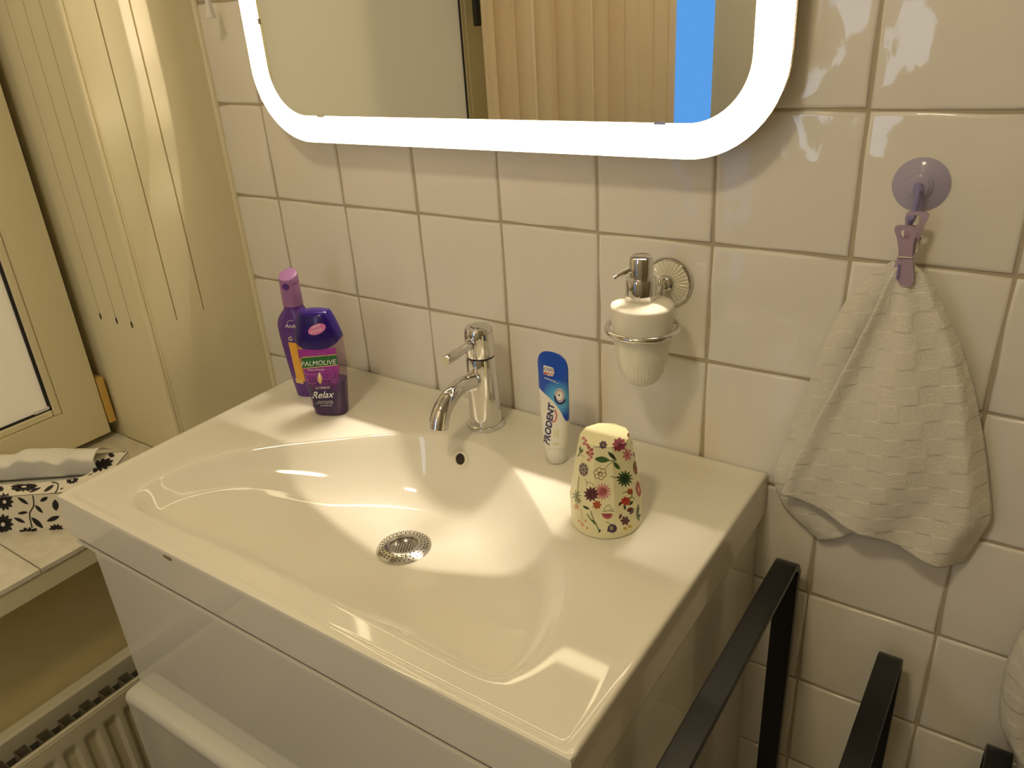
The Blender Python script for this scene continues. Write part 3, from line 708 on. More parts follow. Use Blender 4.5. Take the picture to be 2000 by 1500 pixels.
p2.text('print_white', 'PALMOLIVE', (588.5, 715.5), (1, -.075), (.02, -1), 13.2, bold=.0)
p2.lift = .0002
p2.text('print_white', 'Aroma Essence', (601, 724), (1, -.05), (0, -1), 5.2); p2.text('print_white', 'ULTIMATE', (616, 760), (1, -.05), (0, -1), 6.2)
p2.text('print_white', 'Relax', (609, 778), (1, -.05), (.05, -1), 18.5, shear=.25, bold=.15)
p2.text('print_white', 'Aroma of soothing', (621, 785), (1, -.03), (0, -1), 3.8); p2.text('print_white', 'lavender & ylang ylang', (617, 788.5), (1, -.03), (0, -1), 3.8); p2.text('print_white', 'SHOWER GEL', (626, 793.5), (1, -.03), (0, -1), 3.8)
# orchid on the label: two round petals, gold heart
for (cx, cy, rx, ry, ro) in ((609, 740, 12.5, 10, .3), (638, 731, 13.5, 10, -.2), (652, 744, 5, 4, 0)):
    p2.disc('label_lilac', cx, cy, rx, ry, ro, 22); p2.lift = .0003
    p2.disc('label_purple', cx, cy, rx - 1.2, ry - 1.2, ro, 22); p2.lift = .0002
p2.lift = .0004; p2.leaf('label_gold', 624, 727, 626, 750, 9); p2.leaf('print_white', 624, 726, 625, 740, 2.5)
p2.line('label_lilac', [(595, 727), (606, 731), (622, 730)], 2.2); p2.line('label_lilac', [(615, 697), (628, 688), (642, 696)], 1.2)
p2.build('label', sg)

# ------------------------------------------------------------------ toothpaste tube
PX, PY = .5935, -.0985; A3 = radians(-4)
pr('paste_white', (.86, .84, .78), .25); pr('paste_blue', (.012, .10, .62), .22); pr('paste_cyan', (.12, .42, .85), .3); pr('print_navy', (.02, .015, .12), .4); pr('print_red', (.55, .02, .03), .4); pr('print_lime', (.55, .66, .22), .5); pr('print_peach', (.85, .60, .48), .5)
tp = thing('toothpaste_tube', (PX, PY, ZB_), 'blue and white toothpaste tube standing on its white cap', 'toothpaste')
def ribs(t, k): return 1 + (.02 * (abs(sin(14 * t)) - .5) if 1 <= k <= 3 else 0)
m = MB(); m.lathe([(.0130, 0), (.0140, .001), (.0150, .014), (.0158, .0235), (.0152, .0245), (.012, .0247)], 168, (PX, PY, Z0), rfun=ribs); m.build('screw_cap', 'paste_white', tp, ang=70)
tb = [(Z0 + .0252, .0164, .0152, 2.0), (Z0 + .0265, .0174, .0160, 2.0), (Z0 + .05, .0200, .0155, 2.0), (Z0 + .09, .0222, .0112, 2.1), (Z0 + .125, .0230, .0062, 2.3), (Z0 + .138, .0234, .0040, 2.6), (Z0 + .146, .0220, .0026, 2.8), (Z0 + .152, .0180, .0018, 3), (Z0 + .1555, .0120, .0014, 3), (Z0 + .1568, .004, .001, 3)]
m = MB(); m.loft(loftS(cr(tb, 5), PX, PY, A3)); t1 = m.build('tube_body', 'paste_tube' if 'paste_tube' in MATS else 'paste_white', tp, ang=60)
p3 = Print(t1, .0002)
tt = Vector((cos(A3), sin(A3), 0))
bd = []
for (u, v) in ((1063, 768), (1072, 776), (1085, 790), (1096, 806), (1105, 822)):
    h = p3.hit(u, v)
    if h: bd.append(((h - Vector((PX, PY, 0))).dot(tt), h.z))
# the printed blue field is part of the tube's own skin
pt = pr('paste_tube', (.86, .84, .78), .22); nt = pt.node_tree; g = nd(nt, 'ShaderNodeNewGeometry')
dp = nd(nt, 'ShaderNodeVectorMath', operation='DOT_PRODUCT'); sbv = nd(nt, 'ShaderNodeVectorMath', operation='SUBTRACT'); sbv.inputs[1].default_value = (PX, PY, 0)
nt.links.new(g.outputs['Position'], sbv.inputs[0]); nt.links.new(sbv.outputs[0], dp.inputs[0]); dp.inputs[1].default_value = tt
fc = nd(nt, 'ShaderNodeFloatCurve'); mrs = nd(nt, 'ShaderNodeMapRange'); mrs.inputs['From Min'].default_value = -.024; mrs.inputs['From Max'].default_value = .024; nt.links.new(dp.outputs['Value'], mrs.inputs['Value'])
cv = fc.mapping.curves[0]
pts_ = sorted(((s_ + .024) / .048, (z_ - Z0) / .16) for s_, z_ in bd)
ext = [(0.0, pts_[0][1] + .03)] + pts_ + [(1.0, pts_[-1][1] - .05)]
cv.points[0].location = ext[0]; cv.points[1].location = ext[-1]
for q_ in ext[1:-1]: cv.points.new(*q_)
fc.mapping.update(); nt.links.new(mrs.outputs[0], fc.inputs['Value'])
spz = nd(nt, 'ShaderNodeSeparateXYZ'); nt.links.new(g.outputs['Position'], spz.inputs[0]); mz = nd(nt, 'ShaderNodeMapRange'); mz.inputs['From Min'].default_value = Z0; mz.inputs['From Max'].default_value = Z0 + .16; nt.links.new(spz.outputs['Z'], mz.inputs['Value'])
gt = nd(nt, 'ShaderNodeMath', operation='GREATER_THAN'); nt.links.new(mz.outputs[0], gt.inputs[0]); nt.links.new(fc.outputs[0], gt.inputs[1])
hb = p3.hit(1091, 778); ds = nd(nt, 'ShaderNodeVectorMath', operation='DISTANCE'); ds.inputs[1].default_value = hb; nt.links.new(g.outputs['Position'], ds.inputs[0])
mg = nd(nt, 'ShaderNodeMapRange'); mg.inputs['From Min'].default_value = .010; mg.inputs['From Max'].default_value = .026; nt.links.new(ds.outputs['Value'], mg.inputs['Value'])
mx1 = nd(nt, 'ShaderNodeMix', data_type='RGBA'); mx1.inputs[6].default_value = (.10, .45, .85, 1); mx1.inputs[7].default_value = (.012, .085, .58, 1); nt.links.new(mg.outputs[0], mx1.inputs[0])
mx2 = nd(nt, 'ShaderNodeMix', data_type='RGBA'); mx2.inputs[6].default_value = (.86, .84, .78, 1); nt.links.new(gt.outputs[0], mx2.inputs[0]); nt.links.new(mx1.outputs[2], mx2.inputs[7]); nt.links.new(mx2.outputs[2], nt.nodes['Principled BSDF'].inputs['Base Color'])
t1.data.materials.clear(); t1.data.materials.append(pt)
p3.lift = .0002
p3.poly('print_white', [(1062, 713), (1072, 715.5), (1080, 718), (1083, 722), (1083, 729), (1080, 735), (1072, 734), (1062, 730)]); p3.lift = .0004
p3.text('print_navy', 'COOL', (1062.5, 722.5), (1, .2), (.02, -1), 8.5, bold=.15); p3.text('print_red', 'MINT', (1062.5, 731), (1, .2), (.02, -1), 8, bold=.1)
p3.line('print_lilac' if 'print_lilac' in MATS else 'print_white', [(1064, 736.5), (1086, 745)], .8); p3.line('print_white', [(1064, 738.5), (1092, 749)], .7)
p3.disc('print_peach', 1093, 772, 9.5, 14, 0, 24); p3.lift = .0006; p3.disc('paste_cyan', 1093, 772, 8, 12, 0, 24); p3.lift = .0008; p3.disc('print_peach', 1093, 772, 7, 10, 0, 24); p3.lift = .001; p3.disc('print_white', 1093, 773, 5.5, 8, 0, 20)
p3.lift = .0012; p3.line('print_navy', [(1084, 772), (1087, 783), (1094, 788), (1100, 785), (1103.5, 779)], 3.2); p3.disc('print_navy', 1092.5, 771, 1.4, 2.2)
p3.lift = .0003
p3.text('print_navy', 'PRODENT', (1072.5, 870.5), (.13, -1), (-.92, -.28), 17.5, bold=.5, shear=.12)
p3.line('print_red', [(1083, 800), (1087, 808), (1086.5, 817), (1083, 823), (1079, 824)], 1.8)
p3.line('print_lime', [(1084, 840), (1084, 852)], 1.8); p3.line('print_lime', [(1090, 838), (1089, 856)], 1.8); p3.disc('print_lime', 1083, 867, 2); p3.disc('print_lime', 1088.5, 867, 2)
p3.build('print', tp)

# ------------------------------------------------------------------ beaker turned upside down
UX, UY = .7150, -.1865
pr('melamine', (.86, .82, .52), .3)
cu_ = thing('floral_beaker', (UX, UY, ZB_), 'cream faceted beaker with flower print, turned upside down on the basin', 'cup')
def cup_rings():
    R = []; n = 120
    def pol(t, k, ph):   # decagon radius factor
        q = (t + ph) % (2 * pi / 10) - pi / 10; return cos(pi / 10) / cos(q)
    rows = [(.0000, .0408, 0), (.0010, .0415, 0), (.0200, .0412, 0), (.0270, .0409, 0), (.0275, .0413, .0), (.0300, .0420, .5), (.045, .0398, 1), (.07, .0358, 1), (.097, .0312, 1), (.1115, .0284, 1), (.1130, .0279, 1)]
    for h, r, w in rows:
        ring = []
        for j in range(n):
            t = 2 * pi * j / n; f = 1 + (pol(t, 0, .2) * 1.012 - 1) * w
            wob = (.0012 * cos(10 * (t + .2)) if h == .0300 else 0)
            ring.append(Vector((UX + r * f * cos(t), UY + r * f * sin(t), Z0 + h + (.004 * cos(10 * (t + .2)) if .027 <= h <= .03 else 0))))
        R.append(ring)
    return R
m = MB(); m.loft(cup_rings(), False, True); cb_ = m.build('beaker_body', 'melamine', cu_, ang=14)
for nme, c in (('p_green', (.05, .12, .03)), ('p_dgreen', (.025, .05, .02)), ('p_pink', (.62, .22, .22)), ('p_mag', (.32, .05, .11)), ('p_maroon', (.10, .018, .03)), ('p_grey', (.17, .12, .13)), ('p_brown', (.22, .12, .05)), ('p_rust', (.45, .10, .03)), ('p_red', (.50, .04, .02)), ('p_rose', (.45, .09, .10)), ('p_yellow', (.62, .40, .05)), ('p_violet', (.07, .03, .08)), ('p_peach', (.75, .42, .26)), ('p_sage', (.30, .32, .16))): pr(nme, c, .4)
f4 = Print(cb_, .0002); f4.fs = 1.22
for x, y in ((1140, 856), (1144, 861), (1141, 866), (1147, 869), (1150, 874), (1153, 880), (1156, 878), (1157, 886), (1152, 888), (1155, 893), (1150, 898), (1148, 884)): f4.flower(random.choice(['p_pink', 'p_rose']), x, y, 3.0, 5, fat=.8)
f4.flower('p_violet', 1178, 869, 7, 7, 'p_yellow', fat=.6); f4.line('p_dgreen', [(1160, 873), (1170, 873), (1178, 876)], 1)
f4.flower('p_mag', 1210, 868, 12, 8, 'p_maroon', fat=.55, sq=.95); f4.flower('p_rose', 1205, 874, 7, 6, fat=.5)
f4.leaf('p_green', 1134, 871, 1133, 886, 4); f4.leaf('p_green', 1133, 886, 1139, 877, 4); f4.leaf('p_green', 1133, 885, 1128, 892, 3); f4.line('p_sage', [(1133, 886), (1137, 890), (1141, 892)], .8)
f4.leaf('p_green', 1161, 896, 1191, 899, 12); f4.leaf('p_dgreen', 1187, 882, 1203, 898, 7); f4.leaf('p_green', 1198, 903, 1211, 917, 8); f4.line('p_dgreen', [(1188, 899), (1196, 900), (1204, 897)], 1.6); f4.line('p_sage', [(1203, 901), (1190, 906), (1181, 917)], 1.2)
f4.flower('p_pink', 1225, 888, 9, 7, 'p_rose', fat=.45, sq=1.2); f4.leaf('p_maroon', 1227, 845, 1228, 856, 5); f4.leaf('p_dgreen', 1238, 880, 1240, 894, 4); f4.leaf('p_dgreen', 1234, 862, 1235, 868, 2.5)
f4.leaf('p_brown', 1240, 898, 1242, 928, 10); f4.leaf('p_rust', 1241, 908, 1242, 926, 5)
f4.disc('p_grey', 1140, 917, 9, 13, -.15, 20); f4.lift = .0002
for k in range(8): t = k * pi / 4 + .3; f4.line('melamine', [(1140 + 2 * cos(t), 917 + 3 * sin(t)), (1140 + 9 * cos(t), 917 + 13 * sin(t))], .8)
f4.lift = 0
for k in range(6):
    t = k * pi / 3 + .3; f4.lift = .0; f4.disc('p_brown', 1172 + 8 * cos(t), 925 + 7.5 * sin(t), 5.2, 5, 0, 14); f4.lift = .0002; f4.disc('melamine', 1172 + 8 * cos(t), 925 + 7.5 * sin(t), 3.9, 3.6, 0, 14)
f4.lift = .0004; f4.disc('p_brown', 1173, 926, 4.4, 4.2); f4.lift = .0006; f4.disc('melamine', 1173, 926, 2.8, 2.6); f4.lift = 0
f4.flower('p_green', 1220, 935, 14, 13, 'p_dgreen', fat=.25); f4.flower('p_dgreen', 1220, 935, 9, 11, fat=.3); f4.line('p_dgreen', [(1193, 930), (1200, 932), (1210, 934)], 1.2)
f4.leaf('p_rose', 1245, 939, 1249, 971, 11); f4.lift = .0002; f4.leaf('p_peach', 1245.5, 950, 1247.5, 963, 4.5); f4.lift = 0
f4.flower('p_maroon', 1155, 965, 12.5, 11, fat=.36); f4.flower('p_pink', 1177, 960, 14.5, 15, 'p_rose', fat=.2); f4.flower('p_rose', 1177, 960, 8, 9, fat=.25)
f4.line('p_sage', [(1143, 935), (1146, 941), (1156, 944), (1159, 950)], 1.2); f4.line('p_brown', [(1146, 941), (1146, 949)], 1)
f4.flower('p_rust', 1166, 986, 7.5, 7, fat=.6); f4.flower('p_red', 1222, 979, 8, 7, 'p_rust', fat=.6); f4.flower('p_rust', 1230, 960, 5.5, 6, fat=.6); f4.line('p_brown', [(1234, 955), (1234, 968), (1228, 977)], 1.4); f4.line('p_green', [(1216, 963), (1224, 961), (1231, 966)], 1.2); f4.line('p_green', [(1228, 973), (1235, 971), (1240, 976)], 1.2)
f4.leaf('p_maroon', 1208, 988, 1215, 979, 5); f4.leaf('p_dgreen', 1219, 985, 1221, 996, 5); f4.leaf('p_dgreen', 1229, 987, 1236, 978, 5)
f4.line('p_sage', [(1178, 1000), (1183, 990), (1189, 986), (1194, 994), (1200, 994)], 1.3); f4.line('p_sage', [(1180, 999), (1190, 997), (1200, 999)], 2)
f4.poly('p_rose', [(1174, 1003), (1198, 1003), (1195, 1010), (1187, 1014), (1179, 1011)]); f4.lift = .0002; f4.poly('p_mag', [(1178, 1004), (1195, 1004), (1191, 1008), (1182, 1008)]); f4.lift = 0
f4.leaf('p_maroon', 1224, 998, 1238, 993, 9); f4.leaf('p_maroon', 1230, 1005, 1237, 993, 7); f4.flower('p_maroon', 1221, 1017, 8, 6, fat=.6); f4.leaf('p_maroon', 1209, 1014, 1214, 1003, 5)
f4.leaf('p_green', 1244, 1010, 1247, 984, 5); f4.leaf('p_dgreen', 1243, 1012, 1254, 1002, 5); f4.leaf('p_green', 1248, 1018, 1245, 1006, 4)
f4.disc('p_violet', 1196, 1032, 9, 8.5, 0, 18); f4.lift = .0002; f4.disc('p_sage', 1194, 1031, 3.6, 4.5); f4.lift = 0; f4.line('p_sage', [(1183, 1019), (1188, 1021), (1194, 1024)], 1.4); f4.leaf('p_violet', 1187, 1040, 1190, 1026, 4)
f4.disc('p_yellow', 1221, 1032, 4.5, 3); f4.disc('p_yellow', 1230, 1028, 4.5, 3)
f4.line('p_green', [(1146, 1003), (1155, 1016), (1164, 1024), (1171, 1038)], 1.8); f4.line('p_dgreen', [(1154, 998), (1157, 1008), (1161, 1018)], 1.3); f4.leaf('p_dgreen', 1138, 988, 1152, 995, 5); f4.leaf('p_dgreen', 1169, 1040, 1173, 1034, 4); f4.leaf('p_green', 1155, 1014, 1166, 1026, 4)
f4.line('p_sage', [(1131, 930), (1129, 950), (1128, 962)], 1.4); f4.flower('p_sage', 1126, 968, 8, 7, fat=.3, sq=1.2); f4.flower('p_sage', 1130, 978, 6, 6, fat=.35)
f4.disc('p_peach', 1126, 990, 4.5, 5.5); f4.line('p_peach', [(1135, 993), (1137, 1008), (1138, 1026)], 1)
for x, y in ((1131, 1017), (1144, 1017), (1139, 1026), (1136, 1023), (1147, 1031)): f4.disc('p_peach', x, y, 2.4, 2.6)
f4.build('flower_print', cu_)
# ------------------------------------------------------------------ suction hook, clothes peg, hand towel
HX, HZ = .970, -.070
lil = pr('suction_plastic', (.60, .56, .78), .12); lil.node_tree.nodes['Principled BSDF'].inputs['Alpha'].default_value = .55
pr('lilac_plastic', (.46, .34, .48), .35); pr('hook_plastic', (.26, .24, .48), .3)
sh = thing('suction_hook', (HX, -.002, HZ), 'translucent lilac suction cup hook stuck on a tile', 'hook')
m = MB(); m.lathe([(.0262, .0004), (.0264, .0012), (.0240, .0030), (.0190, .0052), (.0150, .0070), (.0128, .0080), (.0120, .0100), (.0095, .0112)], 56, (HX, 0, HZ), (0, -1, 0), cap1=False); m.build('suction_cup', 'suction_plastic', sh)
m = MB(); m.lathe([(.0098, .0095), (.0100, .0125), (.0085, .0140), (.0005, .0142)], 36, (HX, 0, HZ), (0, -1, 0)); m.build('knob', 'suction_plastic', sh)
m = MB(); m.tube(cr([(HX, -.013, HZ), (HX + .001, -.021, HZ - .003), (HX + .0015, -.024, HZ - .012), (HX + .0012, -.024, HZ - .021), (HX + .0005, -.0275, HZ - .0285), (HX, -.0335, HZ - .029), (HX, -.0365, HZ - .0245)], 5), [.0046] * 6 + [.0032] * 25, 12); m.build('hook', 'hook_plastic', sh)
PGX = .9715
pg = thing('clothes_peg', (PGX, -.03, -.16), 'lilac plastic clothes peg hanging from the suction hook and gripping the towel', 'clothes peg')
def arm(pts, w, th, y, tilt, hole):
    """flat peg arm in the x-z plane, outline given by (z, half width)"""
    L = []
    P_ = cr(pts, 4)
    out = [(-b, a) for a, b in P_] + [(b, a) for a, b in reversed(P_)]
    mb = MB(); n = len(out)
    f = lambda a, b, h: Vector((PGX + a + tilt[0] * (b + .125), y + h + tilt[1] * (b + .125), b))
    if not hole: mb.prism(out, f, 0, th); return mb
    hz, hr = hole; k = 28; hol = [(hr * cos(-pi / 2 - 2 * pi * j / k), hz + hr * sin(-pi / 2 - 2 * pi * j / k)) for j in range(k)]
    # bridge the eyelet to the outline by angle around the hole centre
    def edge(ang):
        best = None
        for (ax, az), (bx, bz) in zip(out, out[1:] + out[:1]):
            ex, ez = bx - ax, bz - az; dx, dz = cos(ang), sin(ang); den = dx * ez - dz * ex
            if abs(den) < 1e-12: continue
            t = (ax * ez - (az - hz) * ex) / den; s = (ax * dz - (az - hz) * dx) / den
            if t > 0 and 0 <= s <= 1 and (best is None or t < best): best = t
        return best
    N = 72; ri = []; ro = []
    for j in range(N):
        a = 2 * pi * j / N; e_ = edge(a); ri.append((hr * cos(a), hz + hr * sin(a))); ro.append((e_ * cos(a), hz + e_ * sin(a)))
    rings_ = [[f(a, b, h) for a, b in r] for r, h in ((ri, 0), (ro, 0), (ro, th), (ri, th), (ri, 0))]
    mb.loft(rings_, False, False); return mb
op = [(-.1000, .0040), (-.1012, .0085), (-.1050, .0098), (-.112, .0078), (-.122, .0064), (-.132, .0062), (-.140, .0075), (-.150, .0082), (-.1570, .0078), (-.1605, .0055), (-.1612, .002)]
m = arm(op, 0, -.0035, -.0425, (-.12, -.10), (-.1085, .0046)); m.build('front_arm', 'lilac_plastic', pg, bev=0, ang=40)
op2 = [(-.0905, .0040), (-.0915, .0088), (-.0955, .0102), (-.104, .0085), (-.118, .0064), (-.132, .0062), (-.140, .0075), (-.150, .0082), (-.1570, .0078), (-.1605, .0055), (-.1612, .002)]
m = arm(op2, 0, -.0035, -.0275, (.10, .09), (-.0990, .0052)); m.build('back_arm', 'lilac_plastic', pg, ang=40)
m = MB(); m.tube([(PGX - .0055, -.0462, -.1315), (PGX + .0062, -.0460, -.1312), (PGX + .0085, -.034, -.129), (PGX + .0085, -.030, -.120), (PGX + .0090, -.0275, -.116), (PGX + .0085, -.026, -.124), (PGX + .0070, -.0275, -.1325), (PGX - .005, -.0265, -.1325)], .0008, 8); m.build('spring', 'steel', pg)
m = MB(); m.box(PGX - .0048, PGX - .0028, -.0462, -.0442, -.154, -.139); m.build('grip_slot', 'hook_plastic', pg, smooth=False)

# towel: two hanging layers of one cloth, pinched under the peg
tw = pr('towel_cloth', (.86, .82, .73), .95); nt = tw.node_tree; B_ = nt.nodes['Principled BSDF']; B_.inputs['Sheen Weight'].default_value = .3
uv = nd(nt, 'ShaderNodeUVMap'); sep = nd(nt, 'ShaderNodeSeparateXYZ'); nt.links.new(uv.outputs[0], sep.inputs[0])
def sinn(sock, k):
    a = nd(nt, 'ShaderNodeMath', operation='MULTIPLY'); a.inputs[1].default_value = k; nt.links.new(sock, a.inputs[0]); b = nd(nt, 'ShaderNodeMath', operation='SINE'); nt.links.new(a.outputs[0], b.inputs[0]); return b.outputs[0]
mm = nd(nt, 'ShaderNodeMath', operation='MULTIPLY'); nt.links.new(sinn(sep.outputs[0], 2 * pi / .040), mm.inputs[0]); nt.links.new(sinn(sep.outputs[1], 2 * pi / .040), mm.inputs[1])
sm = nd(nt, 'ShaderNodeMapRange', interpolation_type='SMOOTHSTEP'); sm.inputs['From Min'].default_value = -.16; sm.inputs['From Max'].default_value = .22; nt.links.new(mm.outputs[0], sm.inputs['Value'])
tn = nd(nt, 'ShaderNodeTexNoise'); tn.inputs['Scale'].default_value = 650; tn.inputs['Detail'].default_value = 3; nt.links.new(uv.outputs[0], tn.inputs['Vector'])
tm = nd(nt, 'ShaderNodeMath', operation='MULTIPLY_ADD'); tm.inputs[1].default_value = 1.5; nt.links.new(tn.outputs['Fac'], tm.inputs[0]); nt.links.new(sm.outputs[0], tm.inputs[2])
bb = nd(nt, 'ShaderNodeBump'); bb.inputs['Distance'].default_value = .0016; bb.inputs['Strength'].default_value = .62; nt.links.new(tm.outputs[0], bb.inputs['Height']); nt.links.new(bb.outputs[0], B_.inputs['Normal'])
def sheet(name, L, R, bot, yfun, nu, nv, parent, solid=.0032):
    Lc = cr(L, 10); Rc = cr(R, 10); V = []; UV = []
    def at(C_, t):
        x = t * (len(C_) - 1); i = min(int(x), len(C_) - 2); f = x - i; return tuple(a + (b - a) * f for a, b in zip(C_[i], C_[i + 1]))
    mb = MB()
    for j in range(nv + 1):
        v = j / nv; l = at(Lc, v); r = at(Rc, v)
        for i in range(nu + 1):
            u = i / nu; x = l[0] + (r[0] - l[0]) * u; z = l[1] + (r[1] - l[1]) * u
            z += bot(u) * v ** 3
            V.append(Vector((x, yfun(u, v), z))); a = .22; UV.append((x * cos(a) + z * sin(a), -x * sin(a) + z * cos(a)))
    fs = [(j * (nu + 1) + i, j * (nu + 1) + i + 1, (j + 1) * (nu + 1) + i + 1, (j + 1) * (nu + 1) + i) for j in range(nv) for i in range(nu)]
    mb.add(V, fs); o = mb.build(name, 'towel_cloth', parent, solid=solid, ang=180, fix=False)
    ul = o.data.uv_layers.new(name='UVMap')
    for lp in o.data.loops: ul.data[lp.index].uv = UV[lp.vertex_index]
    return o
to = thing('hand_towel', (.97, -.012, -.49), 'small cream waffle-check hand towel hanging folded from the lilac peg', 'towel')
FL_ = [(.9635, -.146), (.957, -.165), (.945, -.208), (.920, -.288), (.893, -.372), (.875, -.441)]
FR_ = [(.9800, -.141), (.992, -.153), (1.004, -.172), (1.028, -.215), (1.052, -.272), (1.071, -.334), (1.084, -.385), (1.091, -.421), (1.0835, -.454), (1.0755, -.487)]
def fy(u, v):
    w = min(1, v * 1.7); e = 1 - sst(0, .10, u) * (1 - sst(.88, 1, u))
    y = -.0335 + .006 * v - .012 * sin(pi * u) * w - .0045 * w * sin(u * 2 * pi * 2.2 + 1.2 + v) - .002 * w * sin(u * 17 + v * 6)
    y += e * (-.006 if u < .5 else .018) * w
    return min(y, -.006)
sheet('front_layer', FL_, FR_, lambda u: 0, fy, 70, 70, to)
BL_ = [(.958, -.142), (.940, -.160), (.919, -.192), (.903, -.240), (.891, -.290), (.877, -.345), (.865, -.395), (.859, -.428), (.863, -.452), (.880, -.480), (.921, -.512)]
BR_ = [(.972, -.145), (.967, -.175), (.963, -.21), (.960, -.25), (.962, -.30), (.968, -.36), (.972, -.42), (.974, -.455), (.975, -.466), (.975, -.470), (.974, -.473)]
def by(u, v):
    w = min(1, v * 2); return min(-.004, -.0285 + .018 * w - .010 * w * sin(pi * min(1, u * 1.6)) * (1 - .5 * v) + .002 * sin(v * 14 + u * 4) * w)
sheet('back_layer', BL_, BR_, lambda u: 0, by, 40, 70, to)

# second cloth at the wall further right, only its edge reaches into view
rg = thing('bath_towel', (1.21, -.05, -.95), 'white towel hanging at the wall beside the black towel stand', 'towel')
GL = [(1.175, -.455), (1.150, -.50), (1.139, -.55), (1.138, -.60), (1.146, -.66), (1.172, -.715), (1.184, -.80), (1.188, -.95)]
GR_ = [(1.32, -.455), (1.33, -.5), (1.335, -.6), (1.335, -.7), (1.335, -.8), (1.335, -.86), (1.335, -.9), (1.335, -.95)]
sheet('towel_sheet', GL, GR_, lambda u: .004 * sin(u * 12), lambda u, v: -.052 - .012 * sin(u * 13 + 2 * v) - .006 * sin(v * 5 + u * 3) + .02 * (1 - sst(0, .12, u)), 50, 50, rg)
hk = thing('towel_hook', (1.25, -.002, -.45), 'chrome wall hook carrying the white towel', 'hook')
m = MB(); m.lathe([(.016, 0), (.016, .004), (.012, .006)], 32, (1.25, 0, -.44), (0, -1, 0)); m.build('hook_plate', 'chrome', hk)
m = MB(); m.tube(cr([(1.25, -.004, -.44), (1.25, -.04, -.446), (1.25, -.06, -.452), (1.25, -.066, -.44)], 5), .004, 12); m.build('hook_arm', 'chrome', hk)

# ------------------------------------------------------------------ black towel stand: three stepped hoops
bs = thing('towel_stand', (1.02, -.30, FL), 'black metal towel stand with three stepped flat hoops beside the cabinet', 'towel stand')
for k, (x, z) in enumerate(((.8925, -.530), (1.0240, -.621), (1.1530, -.702))):
    y0, y1, rr = -.028, -.56, .022; P_ = []
    P_ += [(x, y0 - .004, FL + .012), (x, y0 - .004, z - rr)]
    for j in range(1, 9):
        t = pi / 2 * j / 8; P_.append((x, y0 - .004 - rr + rr * cos(t), z - rr - .004 + rr * sin(t)))
    for j in range(0, 9):
        t = pi / 2 + pi / 2 * j / 8; P_.append((x, y1 + .004 + rr + rr * cos(t), z - rr - .004 + rr * sin(t)))
    P_ += [(x, y1 + .004, FL + .012)]
    m = MB(); m.sweep(P_, [(-.0137, -.0045), (.0137, -.0045), (.0137, .0045), (-.0137, .0045)], up=(1, 0, 0)); m.build('hoop', 'black_metal', bs, bev=.0015, seg=2)
for y in (-.032, -.556): box('base_bar', 'black_metal', .879, 1.167, y - .014, y + .014, FL, FL + .012, bs, .0015)

# ------------------------------------------------------------------ pull cord by the tiled corner
pcd = thing('pull_cord', (-.038, -.032, .128), 'white pull cord with cone-shaped plastic end near the mirror', 'pull cord')
m = MB(); m.lathe([(.0075, 0), (.0080, .001), (.0062, .010), (.0042, .022), (.0030, .030), (.0012, .033)], 28, (-.038, -.032, .1275)); m.build('cord_bell', 'white_plastic', pcd)
m = MB(); m.tube([(-.038, -.032, .158), (-.038, -.032, CEI - .01)], .0010, 8); m.build('cord', 'white_plastic', pcd)
m = MB(); m.lathe([(.03, 0), (.03, -.02), (.024, -.028)], 28, (-.038, -.034, CEI)); m.build('switch_housing', 'white_plastic', pcd)

# ------------------------------------------------------------------ tissue box on the sill
tbx = thing('tissue_box', (-.15, -.42, SZ), 'cream tissue box with black flower print on the window sill', 'tissue box')
F0 = Vector((-.037, -.410, SZ + .0004)); e1 = Vector((-.81, -.586, 0)).normalized(); e2 = Vector((-.586, .81, 0)).normalized(); BL, BW, BH = .235, .118, .066
def bp_(a, b, c): return F0 + e1 * a + e2 * b + Vector((0, 0, c))
m = MB()
xf = Matrix(((e1.x, e2.x, 0, F0.x), (e1.y, e2.y, 0, F0.y), (0, 0, 1, F0.z), (0, 0, 0, 1)))
m.box(0, BL, 0, .0012, 0, BH, xf); m.box(0, BL, BW - .0012, BW, 0, BH, xf); m.box(0, .0012, .0012, BW - .0012, 0, BH, xf); m.box(BL - .0012, BL, .0012, BW - .0012, 0, BH, xf); m.box(.0012, BL - .0012, .0012, BW - .0012, 0, .0012, xf)
# lid with an oval slot
N = 96; ra = []; rb = []
for j in range(N):
    t = 2 * pi * j / N; ca, sa = cos(t), sin(t); cx, cy = BL / 2, BW / 2
    ra.append((cx + .082 * math.copysign(abs(ca) ** .7, ca), cy + .024 * math.copysign(abs(sa) ** .8, sa)))
    k = min((BL / 2) / max(abs(ca), 1e-6), (BW / 2) / max(abs(sa), 1e-6)); rb.append((cx + ca * k, cy + sa * k))
m.loft([[bp_(a, b, BH) for a, b in ra], [bp_(a, b, BH) for a, b in rb], [bp_(a, b, BH - .001) for a, b in rb], [bp_(a, b, BH - .001) for a, b in ra], [bp_(a, b, BH) for a, b in ra]], False, False)
tb_ = m.build('carton', 'card', tbx, smooth=False)
m = MB(); m.box(.004, BL - .004, .004, BW - .004, .002, BH - .018, xf); m.build('tissue_stack', 'tissue', tbx, smooth=False)
f5 = Print(tb_, .00025); K_ = 'print_black'
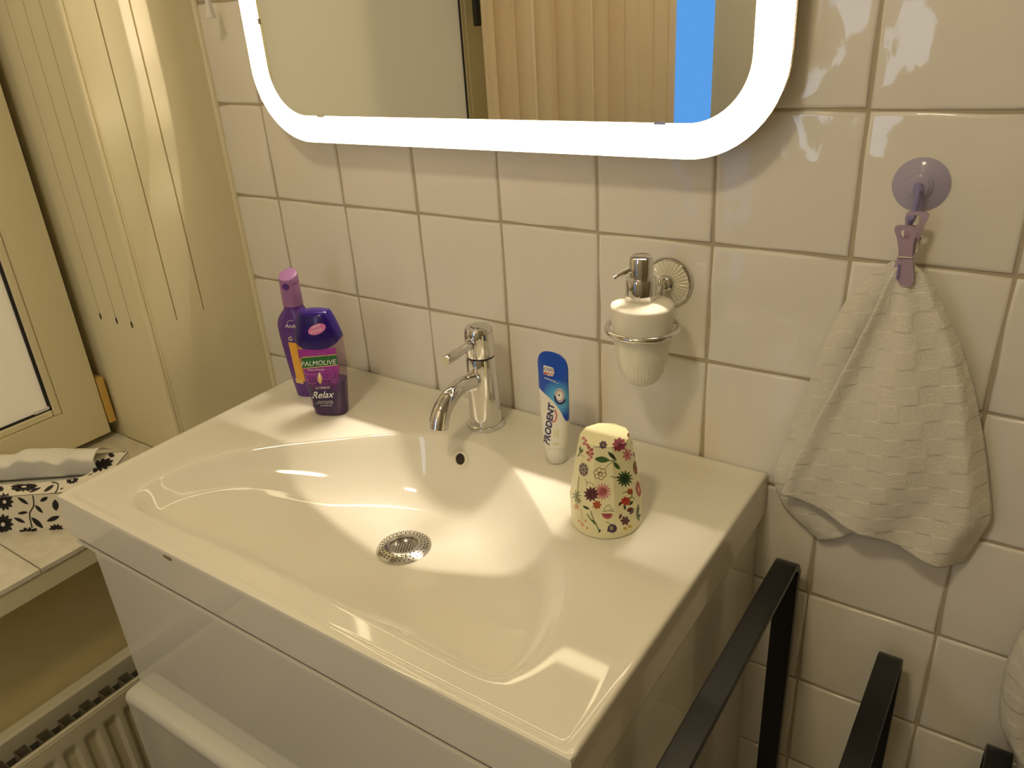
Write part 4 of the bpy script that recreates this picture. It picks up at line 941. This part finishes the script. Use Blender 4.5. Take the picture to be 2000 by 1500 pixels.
f5.flower(K_, 9, 980, 18, 11, 'card', fat=.42); f5.flower(K_, 6, 1024, 21, 12, 'card', fat=.4); f5.flower(K_, 47, 951, 27, 11, 'card', sq=.34, fat=.3, rot=-.08); f5.flower(K_, 56, 1040, 20, 9, 'card', sq=.55, fat=.35)
f5.flower(K_, 110, 1033, 15, 10, sq=.7, fat=.35); f5.flower(K_, 141, 938, 13, 9, 'card', sq=.6, fat=.38, rot=-.2); f5.flower(K_, 196, 909, 28, 11, sq=.42, fat=.28, rot=-.35); f5.flower(K_, 2, 955, 6, 7, fat=.5)
for a in ((34, 971, 56, 985, 7), (78, 979, 94, 971, 8), (68, 986, 84, 1002, 7), (34, 1003, 55, 1000, 6), (27, 1011, 50, 1021, 7), (61, 1010, 85, 1032, 10), (91, 1018, 117, 1008, 9), (107, 975, 110, 998, 13), (56, 962, 81, 952, 5), (85, 961, 106, 947, 7), (117, 956, 124, 953, 2.5), (160, 925, 172, 920, 3), (172, 929, 182, 924, 2), (238, 882, 245, 882, 4), (211, 887, 224, 891, 9), (0, 904, 12, 902, 3), (64, 1036, 73, 1033, 6)): f5.leaf(K_, *a)
f5.line(K_, [(64, 966), (66, 987), (58, 1004), (63, 1031)], 2.6); f5.line(K_, [(101, 942), (113, 945), (112, 956), (107, 964)], 2.4)
f5.build('flower_print', tbx)
def tis(u, v):   # sheet rising from the slot and lying back over the lid
    a = BL / 2 - .088 + .20 * u; ruff = .004 * sin(u * 15) + .003 * sin(u * 31 + 2)
    if v < .35: q = v / .35; b = BW / 2 + .012 - .006 * q; c = BH - .012 + q * (.026 + ruff + .008 * sin(pi * u))
    else: q = (v - .35) / .65; b = BW / 2 + .006 + .062 * q; c = BH + .014 + (ruff + .008 * sin(pi * u)) * (1 - q) + .010 * sin(pi * q) - .010 * q + .003 * sin(u * 9 + q * 5)
    return bp_(a, b, c)
ts = MB(); ts.grid(tis, 50, 26); tag(ts.build('tissue', 'tissue', solid=.0004, ang=180, fix=False), 'white paper tissue half pulled out of the printed box', 'tissue')
